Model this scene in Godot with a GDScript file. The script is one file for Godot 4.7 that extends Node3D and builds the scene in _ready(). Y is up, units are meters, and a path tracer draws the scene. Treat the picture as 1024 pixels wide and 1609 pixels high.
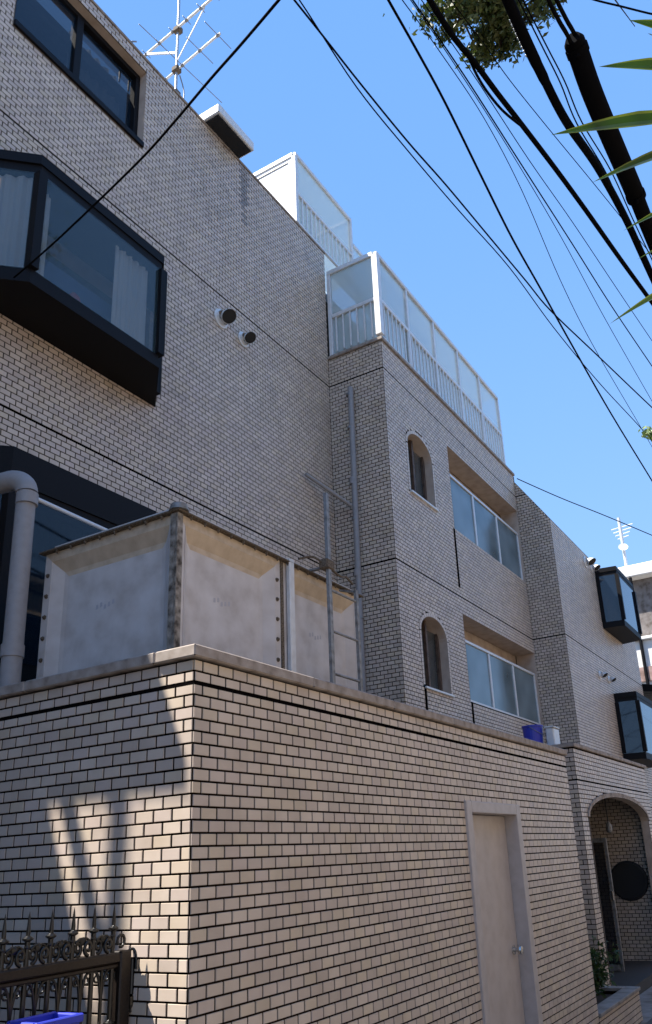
extends Node3D
# A tiled apartment house on a narrow lane: a garage block with a water tank in front,
# the house behind it, cables overhead. x runs along the lane, z towards the lane, y up.

const J0 := 2.387      # floor lines (dark joints in the tiling)
const J1 := 5.087
const J2 := 7.787
const ZM := -2.742     # plane of the tall wall with the bay windows
const XC := 5.66       # side of the stair block
const ZC := -1.9       # front of the stair block
const XW := 10.65      # side of the far wing
const ZW := -1.33      # front of the far wing
const ZE := -0.35      # front of the porch
const XE := 6.72
const XE2 := 10.43
const SUN_TRAVEL := Vector3(0.95, -2.34, 1.0)

var rng := RandomNumberGenerator.new()
var used := {}
var cam_pos := Vector3(-2.5305, 1.65, 2.2638)
var cam_r := Vector3(0.50161549, -0.05071275, 0.86360298)
var cam_u := Vector3(-0.26113622, 0.9428365, 0.20704399)
var cam_f := Vector3(0.82473618, 0.32937449, -0.45969846)

var WIRES = [
	["twisted_cable", "twisted pair of black wires crossing left of the other sky cables", 0.0070, PackedVector3Array([Vector3(0.250, 6.600, 0.337), Vector3(0.368, 6.579, 0.355), Vector3(0.641, 6.536, 0.396), Vector3(0.980, 6.475, 0.447), Vector3(1.499, 6.404, 0.526), Vector3(1.975, 6.378, 0.598), Vector3(2.508, 6.320, 0.679), Vector3(3.168, 6.248, 0.779), Vector3(3.625, 6.198, 0.848), Vector3(4.665, 6.251, 1.006), Vector3(6.147, 6.332, 1.230), Vector3(6.933, 6.400, 1.349)])],
	["twisted_cable", "thinner strand running just below the twisted pair of wires", 0.0050, PackedVector3Array([Vector3(0.201, 6.550, 0.371), Vector3(0.372, 6.558, 0.389), Vector3(0.934, 6.390, 0.446), Vector3(1.531, 6.363, 0.506), Vector3(2.248, 6.367, 0.579), Vector3(3.127, 6.404, 0.668), Vector3(4.031, 6.301, 0.760), Vector3(5.164, 6.272, 0.875), Vector3(6.404, 6.326, 1.001), Vector3(7.393, 6.350, 1.102)])],
	["overhead_cable", "straight black cable falling steeply to the small green sprig at right", 0.0100, PackedVector3Array([Vector3(0.720, 6.900, 0.751), Vector3(0.868, 6.880, 0.751), Vector3(1.279, 6.879, 0.751), Vector3(1.742, 6.855, 0.750), Vector3(2.441, 6.721, 0.749), Vector3(3.057, 6.618, 0.748), Vector3(3.808, 6.594, 0.747), Vector3(4.808, 6.550, 0.746), Vector3(6.355, 6.518, 0.744), Vector3(8.703, 6.575, 0.741), Vector3(9.949, 6.600, 0.740)])],
	["overhead_wire", "faint thin wire second from the straight black cable", 0.0040, PackedVector3Array([Vector3(0.965, 7.200, 0.720), Vector3(1.168, 7.260, 0.723), Vector3(1.775, 7.434, 0.734), Vector3(2.669, 7.615, 0.749), Vector3(3.557, 7.548, 0.765), Vector3(4.533, 7.185, 0.782), Vector3(5.585, 7.025, 0.800), Vector3(7.631, 7.014, 0.835), Vector3(8.750, 7.000, 0.854)])],
	["overhead_wire", "faint thin wire ending at lower right above the small sprig", 0.0040, PackedVector3Array([Vector3(1.114, 7.400, 0.702), Vector3(1.343, 7.478, 0.714), Vector3(2.110, 7.577, 0.756), Vector3(3.122, 7.635, 0.812), Vector3(4.391, 7.598, 0.881), Vector3(5.756, 7.410, 0.956), Vector3(7.689, 7.256, 1.062), Vector3(8.530, 7.200, 1.108)])],
	["overhead_wire", "fine black wire running under the thick cable bundle", 0.0060, PackedVector3Array([Vector3(0.854, 7.000, 0.837), Vector3(1.028, 6.994, 0.854), Vector3(1.737, 7.009, 0.920), Vector3(2.689, 6.956, 1.008), Vector3(3.754, 6.892, 1.108), Vector3(4.736, 6.820, 1.199), Vector3(6.066, 6.799, 1.323), Vector3(6.846, 6.800, 1.396)])],
	["overhead_wire", "pale fine wire right beside the thick cable bundle", 0.0040, PackedVector3Array([Vector3(1.078, 7.300, 0.813), Vector3(1.249, 7.276, 0.832), Vector3(1.940, 7.279, 0.910), Vector3(2.899, 7.205, 1.019), Vector3(3.839, 7.206, 1.125), Vector3(4.977, 7.153, 1.254), Vector3(6.055, 7.114, 1.376), Vector3(6.780, 7.100, 1.458)])],
	["cable_bundle", "thick black cable bundle passing in front of the tree foliage", 0.0190, PackedVector3Array([Vector3(0.361, 6.200, 1.134), Vector3(0.515, 6.147, 1.159), Vector3(0.729, 6.095, 1.192), Vector3(0.970, 6.114, 1.230), Vector3(1.227, 6.108, 1.270), Vector3(1.507, 6.115, 1.314), Vector3(1.997, 6.118, 1.391), Vector3(2.500, 6.102, 1.469), Vector3(3.126, 6.055, 1.568), Vector3(3.781, 6.029, 1.670), Vector3(4.324, 6.000, 1.755)])],
	["overhead_wire", "loose black wire bowing away below the thick cable bundle", 0.0090, PackedVector3Array([Vector3(0.960, 6.150, 1.205), Vector3(1.023, 6.060, 1.223), Vector3(1.121, 5.998, 1.250), Vector3(1.264, 5.969, 1.290), Vector3(1.477, 6.000, 1.350)])],
	["overhead_wire", "thin grey wire crossing the open sky under the slotted black conduit", 0.0040, PackedVector3Array([Vector3(2.076, 7.600, 1.019), Vector3(2.374, 7.531, 1.083), Vector3(2.952, 7.497, 1.207), Vector3(3.732, 7.475, 1.374), Vector3(4.713, 7.428, 1.585), Vector3(5.563, 7.400, 1.767)])],
	["overhead_wire", "upper of two thin wires between the two thick black conduits", 0.0045, PackedVector3Array([Vector3(0.488, 5.900, 1.627), Vector3(0.644, 5.914, 1.638), Vector3(0.956, 5.916, 1.662), Vector3(1.224, 5.914, 1.682), Vector3(1.462, 5.824, 1.700), Vector3(2.039, 5.928, 1.743), Vector3(2.454, 5.849, 1.775), Vector3(2.829, 5.804, 1.803), Vector3(3.348, 5.750, 1.842)])],
	["overhead_wire", "lower of two thin wires between the two thick black conduits", 0.0045, PackedVector3Array([Vector3(0.439, 5.850, 1.612), Vector3(0.603, 5.877, 1.624), Vector3(0.911, 5.873, 1.646), Vector3(1.173, 5.863, 1.664), Vector3(1.393, 5.759, 1.680), Vector3(1.954, 5.851, 1.720), Vector3(2.361, 5.772, 1.749), Vector3(2.754, 5.745, 1.777), Vector3(3.291, 5.700, 1.815)])],
	["service_wire", "black service wire slanting down across the tiled wall to bay window", 0.0065, PackedVector3Array([Vector3(-0.515, 5.200, 0.966), Vector3(-0.473, 5.209, 0.829), Vector3(-0.389, 5.231, 0.559), Vector3(-0.310, 5.259, 0.301), Vector3(-0.212, 5.283, -0.015), Vector3(-0.112, 5.322, -0.338), Vector3(0.051, 5.435, -0.867), Vector3(0.218, 5.563, -1.408), Vector3(0.347, 5.674, -1.828), Vector3(0.468, 5.788, -2.220)])],
	["overhead_wire", "thin wire leaving the roof edge towards the far antenna", 0.0090, PackedVector3Array([Vector3(11.182, 8.400, -1.995), Vector3(11.926, 8.117, -1.415), Vector3(12.724, 7.857, -0.792), Vector3(13.596, 7.552, -0.112), Vector3(14.032, 7.400, 0.229)])],
	["overhead_wire", "short wire crossing the top right corner of the sky", 0.0080, PackedVector3Array([Vector3(2.243, 7.900, 1.696), Vector3(2.343, 7.833, 1.833), Vector3(2.460, 7.784, 1.993), Vector3(2.604, 7.724, 2.189), Vector3(2.712, 7.700, 2.336)])],
]
var CONDUIT_A := PackedVector3Array([Vector3(0.241, 5.700, 1.602), Vector3(0.387, 5.650, 1.612), Vector3(0.555, 5.589, 1.624), Vector3(0.765, 5.549, 1.639), Vector3(1.122, 5.529, 1.665), Vector3(1.706, 5.684, 1.708), Vector3(2.274, 5.719, 1.749), Vector3(2.720, 5.639, 1.781), Vector3(3.189, 5.550, 1.815)])
var CONDUIT_B := PackedVector3Array([Vector3(0.175, 5.500, 1.812), Vector3(0.384, 5.488, 1.821), Vector3(0.539, 5.526, 1.828), Vector3(0.733, 5.589, 1.837), Vector3(0.953, 5.479, 1.847), Vector3(1.283, 5.457, 1.861), Vector3(1.747, 5.449, 1.882), Vector3(2.041, 5.398, 1.896), Vector3(2.543, 5.350, 1.918)])
var YUCCA := [[Vector3(-0.925, 3.471, 2.099), 0.024, Vector3(-0.675, 3.470, 2.437)], [Vector3(-0.940, 3.318, 1.962), 0.030, Vector3(-0.642, 3.378, 2.431)], [Vector3(-0.858, 3.202, 2.026), 0.024, Vector3(-0.640, 3.344, 2.409)], [Vector3(-0.789, 3.085, 2.066), 0.018, Vector3(-0.607, 3.223, 2.383)], [Vector3(-0.745, 2.870, 1.990), 0.026, Vector3(-0.557, 3.045, 2.344)], [Vector3(-0.917, 3.576, 2.188), 0.024, Vector3(-0.687, 3.512, 2.446)], [Vector3(-0.753, 3.017, 2.081), 0.014, Vector3(-0.587, 3.125, 2.347)], [Vector3(-0.937, 3.710, 2.248), 0.030, Vector3(-0.665, 3.517, 2.490)]]


# ---------------------------------------------------------------- mesh builder
class MB:
	var v := PackedVector3Array()
	var n := PackedVector3Array()
	var c := PackedColorArray()
	var ix := PackedInt32Array()
	var col := Color(1, 1, 1)
	func quad(a: Vector3, b: Vector3, d: Vector3, e: Vector3, nn: Vector3) -> void:
		var s := v.size()
		v.append(a); v.append(b); v.append(d); v.append(e)
		for i in 4:
			n.append(nn); c.append(col)
		if (b - a).cross(d - a).dot(nn) > 0.0:
			ix.append_array(PackedInt32Array([s, s + 2, s + 1, s, s + 3, s + 2]))
		else:
			ix.append_array(PackedInt32Array([s, s + 1, s + 2, s, s + 2, s + 3]))
	func quad_auto(a: Vector3, b: Vector3, d: Vector3, e: Vector3, away: Vector3) -> void:
		var nn := (d - a).cross(e - b)
		if nn.length() < 1e-9:
			return
		nn = nn.normalized()
		if nn.dot((a + b + d + e) * 0.25 - away) < 0.0:
			nn = -nn
		quad(a, b, d, e, nn)
	func tri(a: Vector3, b: Vector3, d: Vector3, nn: Vector3) -> void:
		var s := v.size()
		v.append(a); v.append(b); v.append(d)
		for i in 3:
			n.append(nn); c.append(col)
		if (b - a).cross(d - a).dot(nn) > 0.0:
			ix.append_array(PackedInt32Array([s, s + 2, s + 1]))
		else:
			ix.append_array(PackedInt32Array([s, s + 1, s + 2]))
	func box6(p: Array) -> void:   # p: 8 corners, 0-3 bottom ring, 4-7 top ring
		var m := Vector3.ZERO
		for q in p:
			m += q
		m /= 8.0
		quad_auto(p[0], p[1], p[2], p[3], m)
		quad_auto(p[4], p[5], p[6], p[7], m)
		for i in 4:
			var j := (i + 1) % 4
			quad_auto(p[i], p[j], p[j + 4], p[i + 4], m)
	func box(x0: float, x1: float, y0: float, y1: float, z0: float, z1: float) -> void:
		box6([Vector3(x0, y0, z0), Vector3(x1, y0, z0), Vector3(x1, y0, z1), Vector3(x0, y0, z1), Vector3(x0, y1, z0), Vector3(x1, y1, z0), Vector3(x1, y1, z1), Vector3(x0, y1, z1)])
	# box whose long edges are chamfered by b
	func cbox(x0: float, x1: float, y0: float, y1: float, z0: float, z1: float, b: float) -> void:
		var lo := Vector3(x0, y0, z0)
		var hi := Vector3(x1, y1, z1)
		var m := (lo + hi) * 0.5
		var ax := [[0, 1, 2], [1, 2, 0], [2, 0, 1]]
		for a in ax:
			for s in [0, 1]:
				var q := []
				for k in [[0, 0], [1, 0], [1, 1], [0, 1]]:
					var p := Vector3.ZERO
					p[a[0]] = hi[a[0]] if s else lo[a[0]]
					p[a[1]] = (hi[a[1]] - b) if k[0] else (lo[a[1]] + b)
					p[a[2]] = (hi[a[2]] - b) if k[1] else (lo[a[2]] + b)
					q.append(p)
				quad_auto(q[0], q[1], q[2], q[3], m)
			# chamfers along axis a[0]
			for s1 in [0, 1]:
				for s2 in [0, 1]:
					var q := []
					for k in [[0, 0], [1, 0], [1, 1], [0, 1]]:
						var p := Vector3.ZERO
						p[a[0]] = (hi[a[0]] - b) if k[0] else (lo[a[0]] + b)
						var in1: float = b if k[1] == 0 else 0.0
						var in2: float = 0.0 if k[1] == 0 else b
						p[a[1]] = (hi[a[1]] - in1) if s1 else (lo[a[1]] + in1)
						p[a[2]] = (hi[a[2]] - in2) if s2 else (lo[a[2]] + in2)
						q.append(p)
					quad_auto(q[0], q[1], q[2], q[3], m)
	func beam(a: Vector3, b: Vector3, w: float, h: float, up := Vector3.UP) -> void:
		var d := (b - a).normalized()
		var s := d.cross(up)
		if s.length() < 1e-4:
			s = d.cross(Vector3(0, 0, 1))
		s = s.normalized() * w * 0.5
		var t := s.cross(d).normalized() * h * 0.5
		box6([a - s - t, a + s - t, a + s + t, a - s + t, b - s - t, b + s - t, b + s + t, b - s + t])
	func tube(path: PackedVector3Array, r, sides := 8, caps := true) -> void:
		var s0 := v.size()
		var ref := Vector3(0.31, 0.9, 0.2).normalized()
		for i in path.size():
			var d := (path[mini(i + 1, path.size() - 1)] - path[maxi(i - 1, 0)]).normalized()
			var a := d.cross(ref)
			if a.length() < 0.05:
				a = d.cross(Vector3(1, 0, 0))
			a = a.normalized()
			var b := d.cross(a).normalized()
			var rr: float = r[i] if r is Array else r
			for k in sides:
				var th := TAU * k / sides
				var o := a * cos(th) + b * sin(th)
				v.append(path[i] + o * rr); n.append(o); c.append(col)
		for i in path.size() - 1:
			for k in sides:
				var p := s0 + i * sides + k
				var q := s0 + i * sides + (k + 1) % sides
				ix.append_array(PackedInt32Array([p, p + sides, q, q, p + sides, q + sides]))
		if caps:
			for e in [0, path.size() - 1]:
				var d: Vector3 = (path[0] - path[1]).normalized() if e == 0 else (path[e] - path[e - 1]).normalized()
				var s1 := v.size()
				v.append(path[e]); n.append(d); c.append(col)
				for k in sides:
					v.append(v[s0 + e * sides + k]); n.append(d); c.append(col)
				for k in sides:
					if e != 0:
						ix.append_array(PackedInt32Array([s1, s1 + 1 + (k + 1) % sides, s1 + 1 + k]))
					else:
						ix.append_array(PackedInt32Array([s1, s1 + 1 + k, s1 + 1 + (k + 1) % sides]))
	# rings of [radius, height] turned about the axis from base along dir
	func lathe(base: Vector3, dir: Vector3, rings: Array, sides := 12) -> void:
		var d := dir.normalized()
		var a := d.cross(Vector3(0, 0, 1))
		if a.length() < 0.1:
			a = d.cross(Vector3(1, 0, 0))
		a = a.normalized()
		var b := d.cross(a)
		for i in rings.size() - 1:
			for k in sides:
				var q := []
				for e in [[0, 0], [1, 0], [1, 1], [0, 1]]:
					var th: float = TAU * (k + e[0]) / sides
					var rg: Array = rings[i + e[1]]
					q.append(base + d * rg[1] + (a * cos(th) + b * sin(th)) * rg[0])
				var mid: Vector3 = base + d * (rings[i][1] + rings[i + 1][1]) * 0.5
				if rings[i][0] < 1e-5 or rings[i + 1][0] < 1e-5 or absf(rings[i][1] - rings[i + 1][1]) < 1e-5:
					var dd: float = rings[i + 1][0] - rings[i][0]
					var face: Vector3 = -d if dd > 0.0 else d
					if absf(rings[i][1] - rings[i + 1][1]) < 1e-5:
						quad(q[0], q[1], q[2], q[3], face)
					else:
						quad_auto(q[0], q[1], q[2], q[3], mid)
				else:
					quad_auto(q[0], q[1], q[2], q[3], mid)
	# flat polygon in (u, y) pushed out along nn from o0 to o1 (convex outline)
	func prism(poly: PackedVector2Array, o: Vector3, uu: Vector3, nn: Vector3, d0: float, d1: float) -> void:
		var m := Vector3.ZERO
		for p in poly:
			m += o + uu * p.x + Vector3.UP * p.y
		m = m / poly.size() + nn * (d0 + d1) * 0.5
		for i in poly.size():
			var p := poly[i]
			var q := poly[(i + 1) % poly.size()]
			var a := o + uu * p.x + Vector3.UP * p.y
			var b := o + uu * q.x + Vector3.UP * q.y
			quad_auto(a + nn * d0, b + nn * d0, b + nn * d1, a + nn * d1, m)
		var t := Geometry2D.triangulate_polygon(poly)
		for k in range(0, t.size(), 3):
			for dd in [d0, d1]:
				var w := []
				for j in 3:
					w.append(o + uu * poly[t[k + j]].x + Vector3.UP * poly[t[k + j]].y + nn * dd)
				tri(w[0], w[1], w[2], nn if (dd == d1) == (d1 > d0) else -nn)
	func mesh() -> ArrayMesh:
		var a := []
		a.resize(Mesh.ARRAY_MAX)
		a[Mesh.ARRAY_VERTEX] = v
		a[Mesh.ARRAY_NORMAL] = n
		a[Mesh.ARRAY_COLOR] = c
		a[Mesh.ARRAY_INDEX] = ix
		var m := ArrayMesh.new()
		if v.size() > 0:
			m.add_surface_from_arrays(Mesh.PRIMITIVE_TRIANGLES, a)
		return m

# ---------------------------------------------------------------- naming
func numbered(called: String) -> String:
	if not used.has(called):
		used[called] = 0
		return called
	used[called] += 1
	return "%s_%03d" % [called, used[called]]
func thing(called: String, label: String, category: String, at := Vector3.ZERO, group := "") -> Node3D:
	var o := Node3D.new()
	o.name = numbered(called)
	add_child(o)
	o.position = at
	o.set_meta("label", label)
	o.set_meta("category", category)
	if group != "":
		o.set_meta("group", group)
	return o
func obj(called: String, mb: MB, m: Material, parent: Node, label := "") -> MeshInstance3D:
	var o := MeshInstance3D.new()
	o.name = called
	o.mesh = mb.mesh()
	o.material_override = m
	parent.add_child(o, true)
	# geometry is written in world coordinates: undo the parents' offset
	if parent != self:
		var off := Vector3.ZERO
		var p := parent
		while p != self:
			off += (p as Node3D).position
			p = p.get_parent()
		o.position = -off
	if label != "":
		o.set_meta("label", label)
	return o
func struct(called: String, mb: MB, m: Material) -> MeshInstance3D:
	var o := obj(numbered(called), mb, m, self)
	o.set_meta("kind", "structure")
	return o
func single(called: String, mb: MB, m: Material, label: String, category: String, group := "") -> MeshInstance3D:
	var o := obj(numbered(called), mb, m, self)
	o.set_meta("label", label)
	o.set_meta("category", category)
	if group != "":
		o.set_meta("group", group)
	return o

# ---------------------------------------------------------------- materials
func lin(r: float, g: float, b: float) -> Color:
	return Color(r, g, b).linear_to_srgb()
func noise_tex(freq: float, lo: Color, hi: Color, seed_: int, size := 512, oct := 4, mid := 0.5) -> NoiseTexture2D:
	var t := NoiseTexture2D.new()
	var f := FastNoiseLite.new()
	f.seed = seed_
	f.frequency = freq
	f.noise_type = FastNoiseLite.TYPE_SIMPLEX_SMOOTH
	f.fractal_octaves = oct
	t.noise = f
	t.width = size
	t.height = size
	t.seamless = true
	var g := Gradient.new()
	g.set_color(0, lo)
	g.set_color(1, hi)
	g.add_point(mid, lo.lerp(hi, 0.6))
	t.color_ramp = g
	return t
func mat(c: Color, rough := 0.8, metal := 0.0, tex: Texture2D = null, scale := 1.0, vcol := false) -> StandardMaterial3D:
	var m := StandardMaterial3D.new()
	m.albedo_color = c
	m.roughness = rough
	m.metallic = metal
	m.cull_mode = BaseMaterial3D.CULL_DISABLED
	if tex:
		m.albedo_texture = tex
		m.uv1_triplanar = true
		m.uv1_world_triplanar = true
		m.uv1_scale = Vector3.ONE * scale
	m.vertex_color_use_as_albedo = vcol
	return m
func glass(c: Color, alpha: float, rough := 0.03) -> StandardMaterial3D:
	var m := StandardMaterial3D.new()
	m.albedo_color = Color(c.r, c.g, c.b, alpha)
	m.transparency = BaseMaterial3D.TRANSPARENCY_ALPHA
	m.roughness = rough
	m.metallic_specular = 0.6
	m.cull_mode = BaseMaterial3D.CULL_DISABLED
	return m
var M := {}
var tile_cols := []
var tile_mats := []
func make_materials() -> void:
	var mottled := noise_tex(0.012, Color(0.91, 0.90, 0.885), Color(1, 1, 1), 3, 512, 5)
	var fine := noise_tex(0.05, Color(0.78, 0.77, 0.76), Color(1, 1, 1), 5, 512, 5)
	var soft := noise_tex(0.01, Color(0.86, 0.84, 0.82), Color(1, 1, 1), 15, 512, 5)
	var blotch := noise_tex(0.008, Color(0.62, 0.58, 0.54), Color(1, 1, 1), 9, 512, 5, 0.42)
	M.mottled = mottled
	tile_cols = [lin(0.61, 0.505, 0.415), lin(0.57, 0.47, 0.39), lin(0.65, 0.54, 0.445), lin(0.545, 0.45, 0.375), lin(0.59, 0.485, 0.415), lin(0.62, 0.51, 0.395)]
	M.tile = mat(Color(1, 1, 1), 0.42, 0.0, mottled, 0.55, true)
	for cc in tile_cols:
		tile_mats.append(mat(cc, 0.42, 0.0, mottled, 0.55))
	M.mortar = mat(lin(0.026, 0.018, 0.013), 1.0, 0.0, fine, 2.0)
	M.mortar.metallic_specular = 0.05
	M.joint = mat(lin(0.005, 0.004, 0.004), 1.0)
	M.joint.metallic_specular = 0.03
	M.coping = mat(lin(0.42, 0.36, 0.315), 0.75, 0.0, blotch, 1.6)
	M.plaster = mat(lin(0.52, 0.42, 0.345), 0.85, 0.0, soft, 0.8)
	M.roof = mat(lin(0.25, 0.25, 0.25), 0.9, 0.0, blotch, 0.5)
	M.frame_dark = mat(lin(0.010, 0.009, 0.010), 0.55, 0.0, fine, 3.0)
	M.frame_dark.metallic_specular = 0.25
	M.frame_white = mat(lin(0.72, 0.73, 0.74), 0.35, 0.1, mottled, 1.5)
	M.alu = mat(lin(0.50, 0.52, 0.54), 0.38, 0.6, mottled, 1.5)
	M.glass = glass(lin(0.05, 0.08, 0.09), 0.32)
	M.glass_dark = glass(lin(0.010, 0.018, 0.028), 0.66)
	M.glass.metallic_specular = 0.4
	M.glass_dark.metallic_specular = 0.4
	M.glass_far = glass(lin(0.012, 0.02, 0.035), 0.93)
	M.frosted = mat(lin(0.17, 0.23, 0.26), 0.16, 0.0, noise_tex(0.006, Color(0.6, 0.62, 0.6), Color(1, 1, 1), 12, 256, 3), 0.5)
	M.poly = glass(lin(0.62, 0.72, 0.72), 0.50, 0.18)
	M.curtain = mat(lin(0.74, 0.77, 0.77), 0.9)
	M.curtain.backlight_enabled = true
	M.curtain.backlight = Color(0.5, 0.5, 0.5)
	M.curtain_teal = mat(lin(0.06, 0.105, 0.12), 0.9)
	M.room = mat(lin(0.06, 0.065, 0.065), 0.9)
	M.blue_cloth = mat(lin(0.04, 0.09, 0.22), 0.9)
	M.red_cloth = mat(lin(0.40, 0.05, 0.06), 0.8)
	M.door = mat(lin(0.53, 0.465, 0.43), 0.45, 0.0, mottled, 0.9)
	M.door_frame = mat(lin(0.50, 0.45, 0.43), 0.45, 0.0, mottled, 1.2)
	M.steel = mat(lin(0.55, 0.54, 0.52), 0.25, 0.9)
	M.galv = mat(lin(0.33, 0.34, 0.35), 0.5, 0.4, blotch, 3.0)
	M.pvc = mat(lin(0.30, 0.285, 0.285), 0.55, 0.0, mottled, 2.5)
	M.tank = mat(lin(0.64, 0.60, 0.58), 0.55, 0.0, soft, 0.9)
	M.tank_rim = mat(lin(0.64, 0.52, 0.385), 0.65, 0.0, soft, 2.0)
	M.corner = mat(lin(0.40, 0.36, 0.31), 0.8, 0.0, noise_tex(0.012, Color(0.22, 0.18, 0.14), Color(1, 1, 1), 41, 512, 5, 0.4), 2.2)
	M.rusty = mat(lin(0.24, 0.20, 0.15), 0.85, 0.0, noise_tex(0.03, Color(0.35, 0.27, 0.2), Color(1, 1, 1), 21, 512, 5), 5.0)
	M.faded = mat(lin(0.44, 0.42, 0.44), 0.7)
	M.iron = mat(lin(0.005, 0.0045, 0.004), 0.28, 0.0)
	M.iron_rail = mat(lin(0.022, 0.014, 0.009), 0.5, 0.2, noise_tex(0.03, Color(0.45, 0.36, 0.3), Color(1, 1, 1), 31, 512, 5), 5.0)
	M.black = mat(lin(0.010, 0.010, 0.011), 0.65)
	M.cable = mat(lin(0.004, 0.004, 0.005), 0.9)
	M.cable.metallic_specular = 0.15
	M.hood = mat(lin(0.74, 0.74, 0.74), 0.45, 0.0, mottled, 2.0)
	M.blue = mat(lin(0.030, 0.045, 0.42), 0.4)
	M.soil = mat(lin(0.05, 0.035, 0.025), 1.0)
	M.asphalt = mat(lin(0.11, 0.105, 0.10), 0.95, 0.0, fine, 1.0)
	M.concrete = mat(lin(0.33, 0.31, 0.29), 0.9, 0.0, blotch, 0.7)
	M.dark_floor = mat(lin(0.06, 0.055, 0.05), 0.7, 0.0, fine, 2.0)
	M.white_wall = mat(lin(0.78, 0.77, 0.75), 0.8, 0.0, mottled, 0.3)
	M.cream_wall = mat(lin(0.60, 0.485, 0.36), 0.85, 0.0, mottled, 0.3)
	M.grey_clad = mat(lin(0.26, 0.235, 0.225), 0.8, 0.0, blotch, 0.8)
	M.pink_clad = mat(lin(0.42, 0.29, 0.26), 0.8, 0.0, blotch, 0.8)
	M.brown_wood = mat(lin(0.12, 0.075, 0.05), 0.6, 0.0, blotch, 1.5)
	M.bark = mat(lin(0.10, 0.075, 0.055), 0.95, 0.0, fine, 4.0)
	M.leaf = mat(Color(1, 1, 1), 0.55, 0.0, null, 1.0, true)
	M.leaf.backlight_enabled = true
	M.leaf.backlight = Color(0.6, 0.65, 0.35)
	M.yucca = mat(Color(1, 1, 1), 0.42, 0.0, null, 1.0, true)
	M.yucca.backlight_enabled = true
	M.yucca.backlight = Color(0.55, 0.6, 0.3)

# ---------------------------------------------------------------- tiling
# Every tile is one record; the 300 of a thing that show largest become parts of their own.
class Tiles:
	var rec := []          # [centre, U, N, half width, half height, colour index, tone, wall index]
func hole(u0: float, u1: float, y0: float, y1: float, rise := 0.0) -> Array:
	return [u0, u1, y0, y1, rise]
func tile_wall(ts: Tiles, wall: int, o: Vector3, uu: Vector3, nn: Vector3, u0: float, u1: float, y0: float, y1: float, holes: Array, phase := 0.0, lim = null) -> void:
	var k0 := int(ceil((y0 - J0) / 0.05 - 0.01))
	var k1 := int(floor((y1 - J0) / 0.05 + 0.01))
	for k in range(k0 - 1, k1 + 1):
		var ya := maxf(J0 + k * 0.05, y0)
		var yb := minf(J0 + (k + 1) * 0.05, y1)
		if yb - ya < 0.016:
			continue
		var ym := (ya + yb) * 0.5
		var lo := u0
		var hi := u1
		if lim != null:
			var l: Array = lim.call(ym)
			lo = maxf(lo, l[0])
			hi = minf(hi, l[1])
		var spans := [[lo, hi]]
		for h in holes:
			if ym < h[2] or ym > h[3] + h[4]:
				continue
			var a: float = h[0]
			var b: float = h[1]
			if ym > h[3] and h[4] > 0.0:
				var t: float = (ym - h[3]) / h[4]
				var w: float = (b - a) * 0.5 * sqrt(maxf(0.0, 1.0 - t * t))
				var mid := (a + b) * 0.5
				a = mid - w
				b = mid + w
			var nxt := []
			for s in spans:
				if b <= s[0] or a >= s[1]:
					nxt.append(s)
				else:
					if a > s[0]:
						nxt.append([s[0], a])
					if b < s[1]:
						nxt.append([b, s[1]])
			spans = nxt
		var ph := phase + (0.05 if posmod(k, 2) == 1 else 0.0)
		# wider dark joint at the floor lines
		var ga := 0.0036
		var gb := 0.0036
		for j in [J0, J1, J2]:
			if absf(ya - j) < 0.004:
				ga = 0.0085 if j == J0 else 0.0105
			if absf(yb - j) < 0.004:
				gb = 0.0085 if j == J0 else 0.0105
		for s in spans:
			var i0 := int(floor((s[0] - ph) / 0.1))
			var i1 := int(ceil((s[1] - ph) / 0.1))
			for i in range(i0, i1):
				var a := maxf(ph + i * 0.1, s[0])
				var b := minf(ph + (i + 1) * 0.1, s[1])
				if b - a < 0.017:
					continue
				var hw := (b - a) * 0.5 - 0.0043
				var hh := (yb - ya - ga - gb) * 0.5
				var cen := o + uu * ((a + b) * 0.5) + Vector3.UP * ((ya + ga + yb - gb) * 0.5)
				ts.rec.append([cen, uu, nn, hw, hh, rng.randi_range(0, 5), 1.0 + rng.randf_range(-0.06, 0.05), wall])
func tile_shape(mb: MB, cen: Vector3, uu: Vector3, nn: Vector3, hw: float, hh: float, proud: float) -> void:
	var b := 0.0014
	var o0 := cen
	var o1 := cen + nn * proud
	var up := Vector3.UP
	var a0 := o0 - uu * hw - up * hh
	var a1 := o0 + uu * hw - up * hh
	var a2 := o0 + uu * hw + up * hh
	var a3 := o0 - uu * hw + up * hh
	var b0 := o1 - uu * (hw - b) - up * (hh - b)
	var b1 := o1 + uu * (hw - b) - up * (hh - b)
	var b2 := o1 + uu * (hw - b) + up * (hh - b)
	var b3 := o1 - uu * (hw - b) + up * (hh - b)
	mb.quad(b0, b1, b2, b3, nn)
	mb.quad(a0, a1, b1, b0, (-up + nn * 0.25).normalized())
	mb.quad(a2, a3, b3, b2, (up + nn * 0.25).normalized())
	mb.quad(a1, a2, b2, b1, (uu + nn * 0.25).normalized())
	mb.quad(a3, a0, b0, b3, (-uu + nn * 0.25).normalized())
func shown_size(cen: Vector3, uu: Vector3, nn: Vector3, hw: float, hh: float) -> float:
	var q := cen - cam_pos
	var f := q.dot(cam_f)
	if f < 0.2:
		return 0.0
	var px := 577.5 + 1271.0 * q.dot(cam_r) / f
	var py := 908.0 - 1271.0 * q.dot(cam_u) / f
	if px < -5.0 or px > 1029.0 or py < -5.0 or py > 1614.0:
		return 0.0
	return hw * hh * absf(nn.dot(q.normalized())) / q.length_squared()
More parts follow.
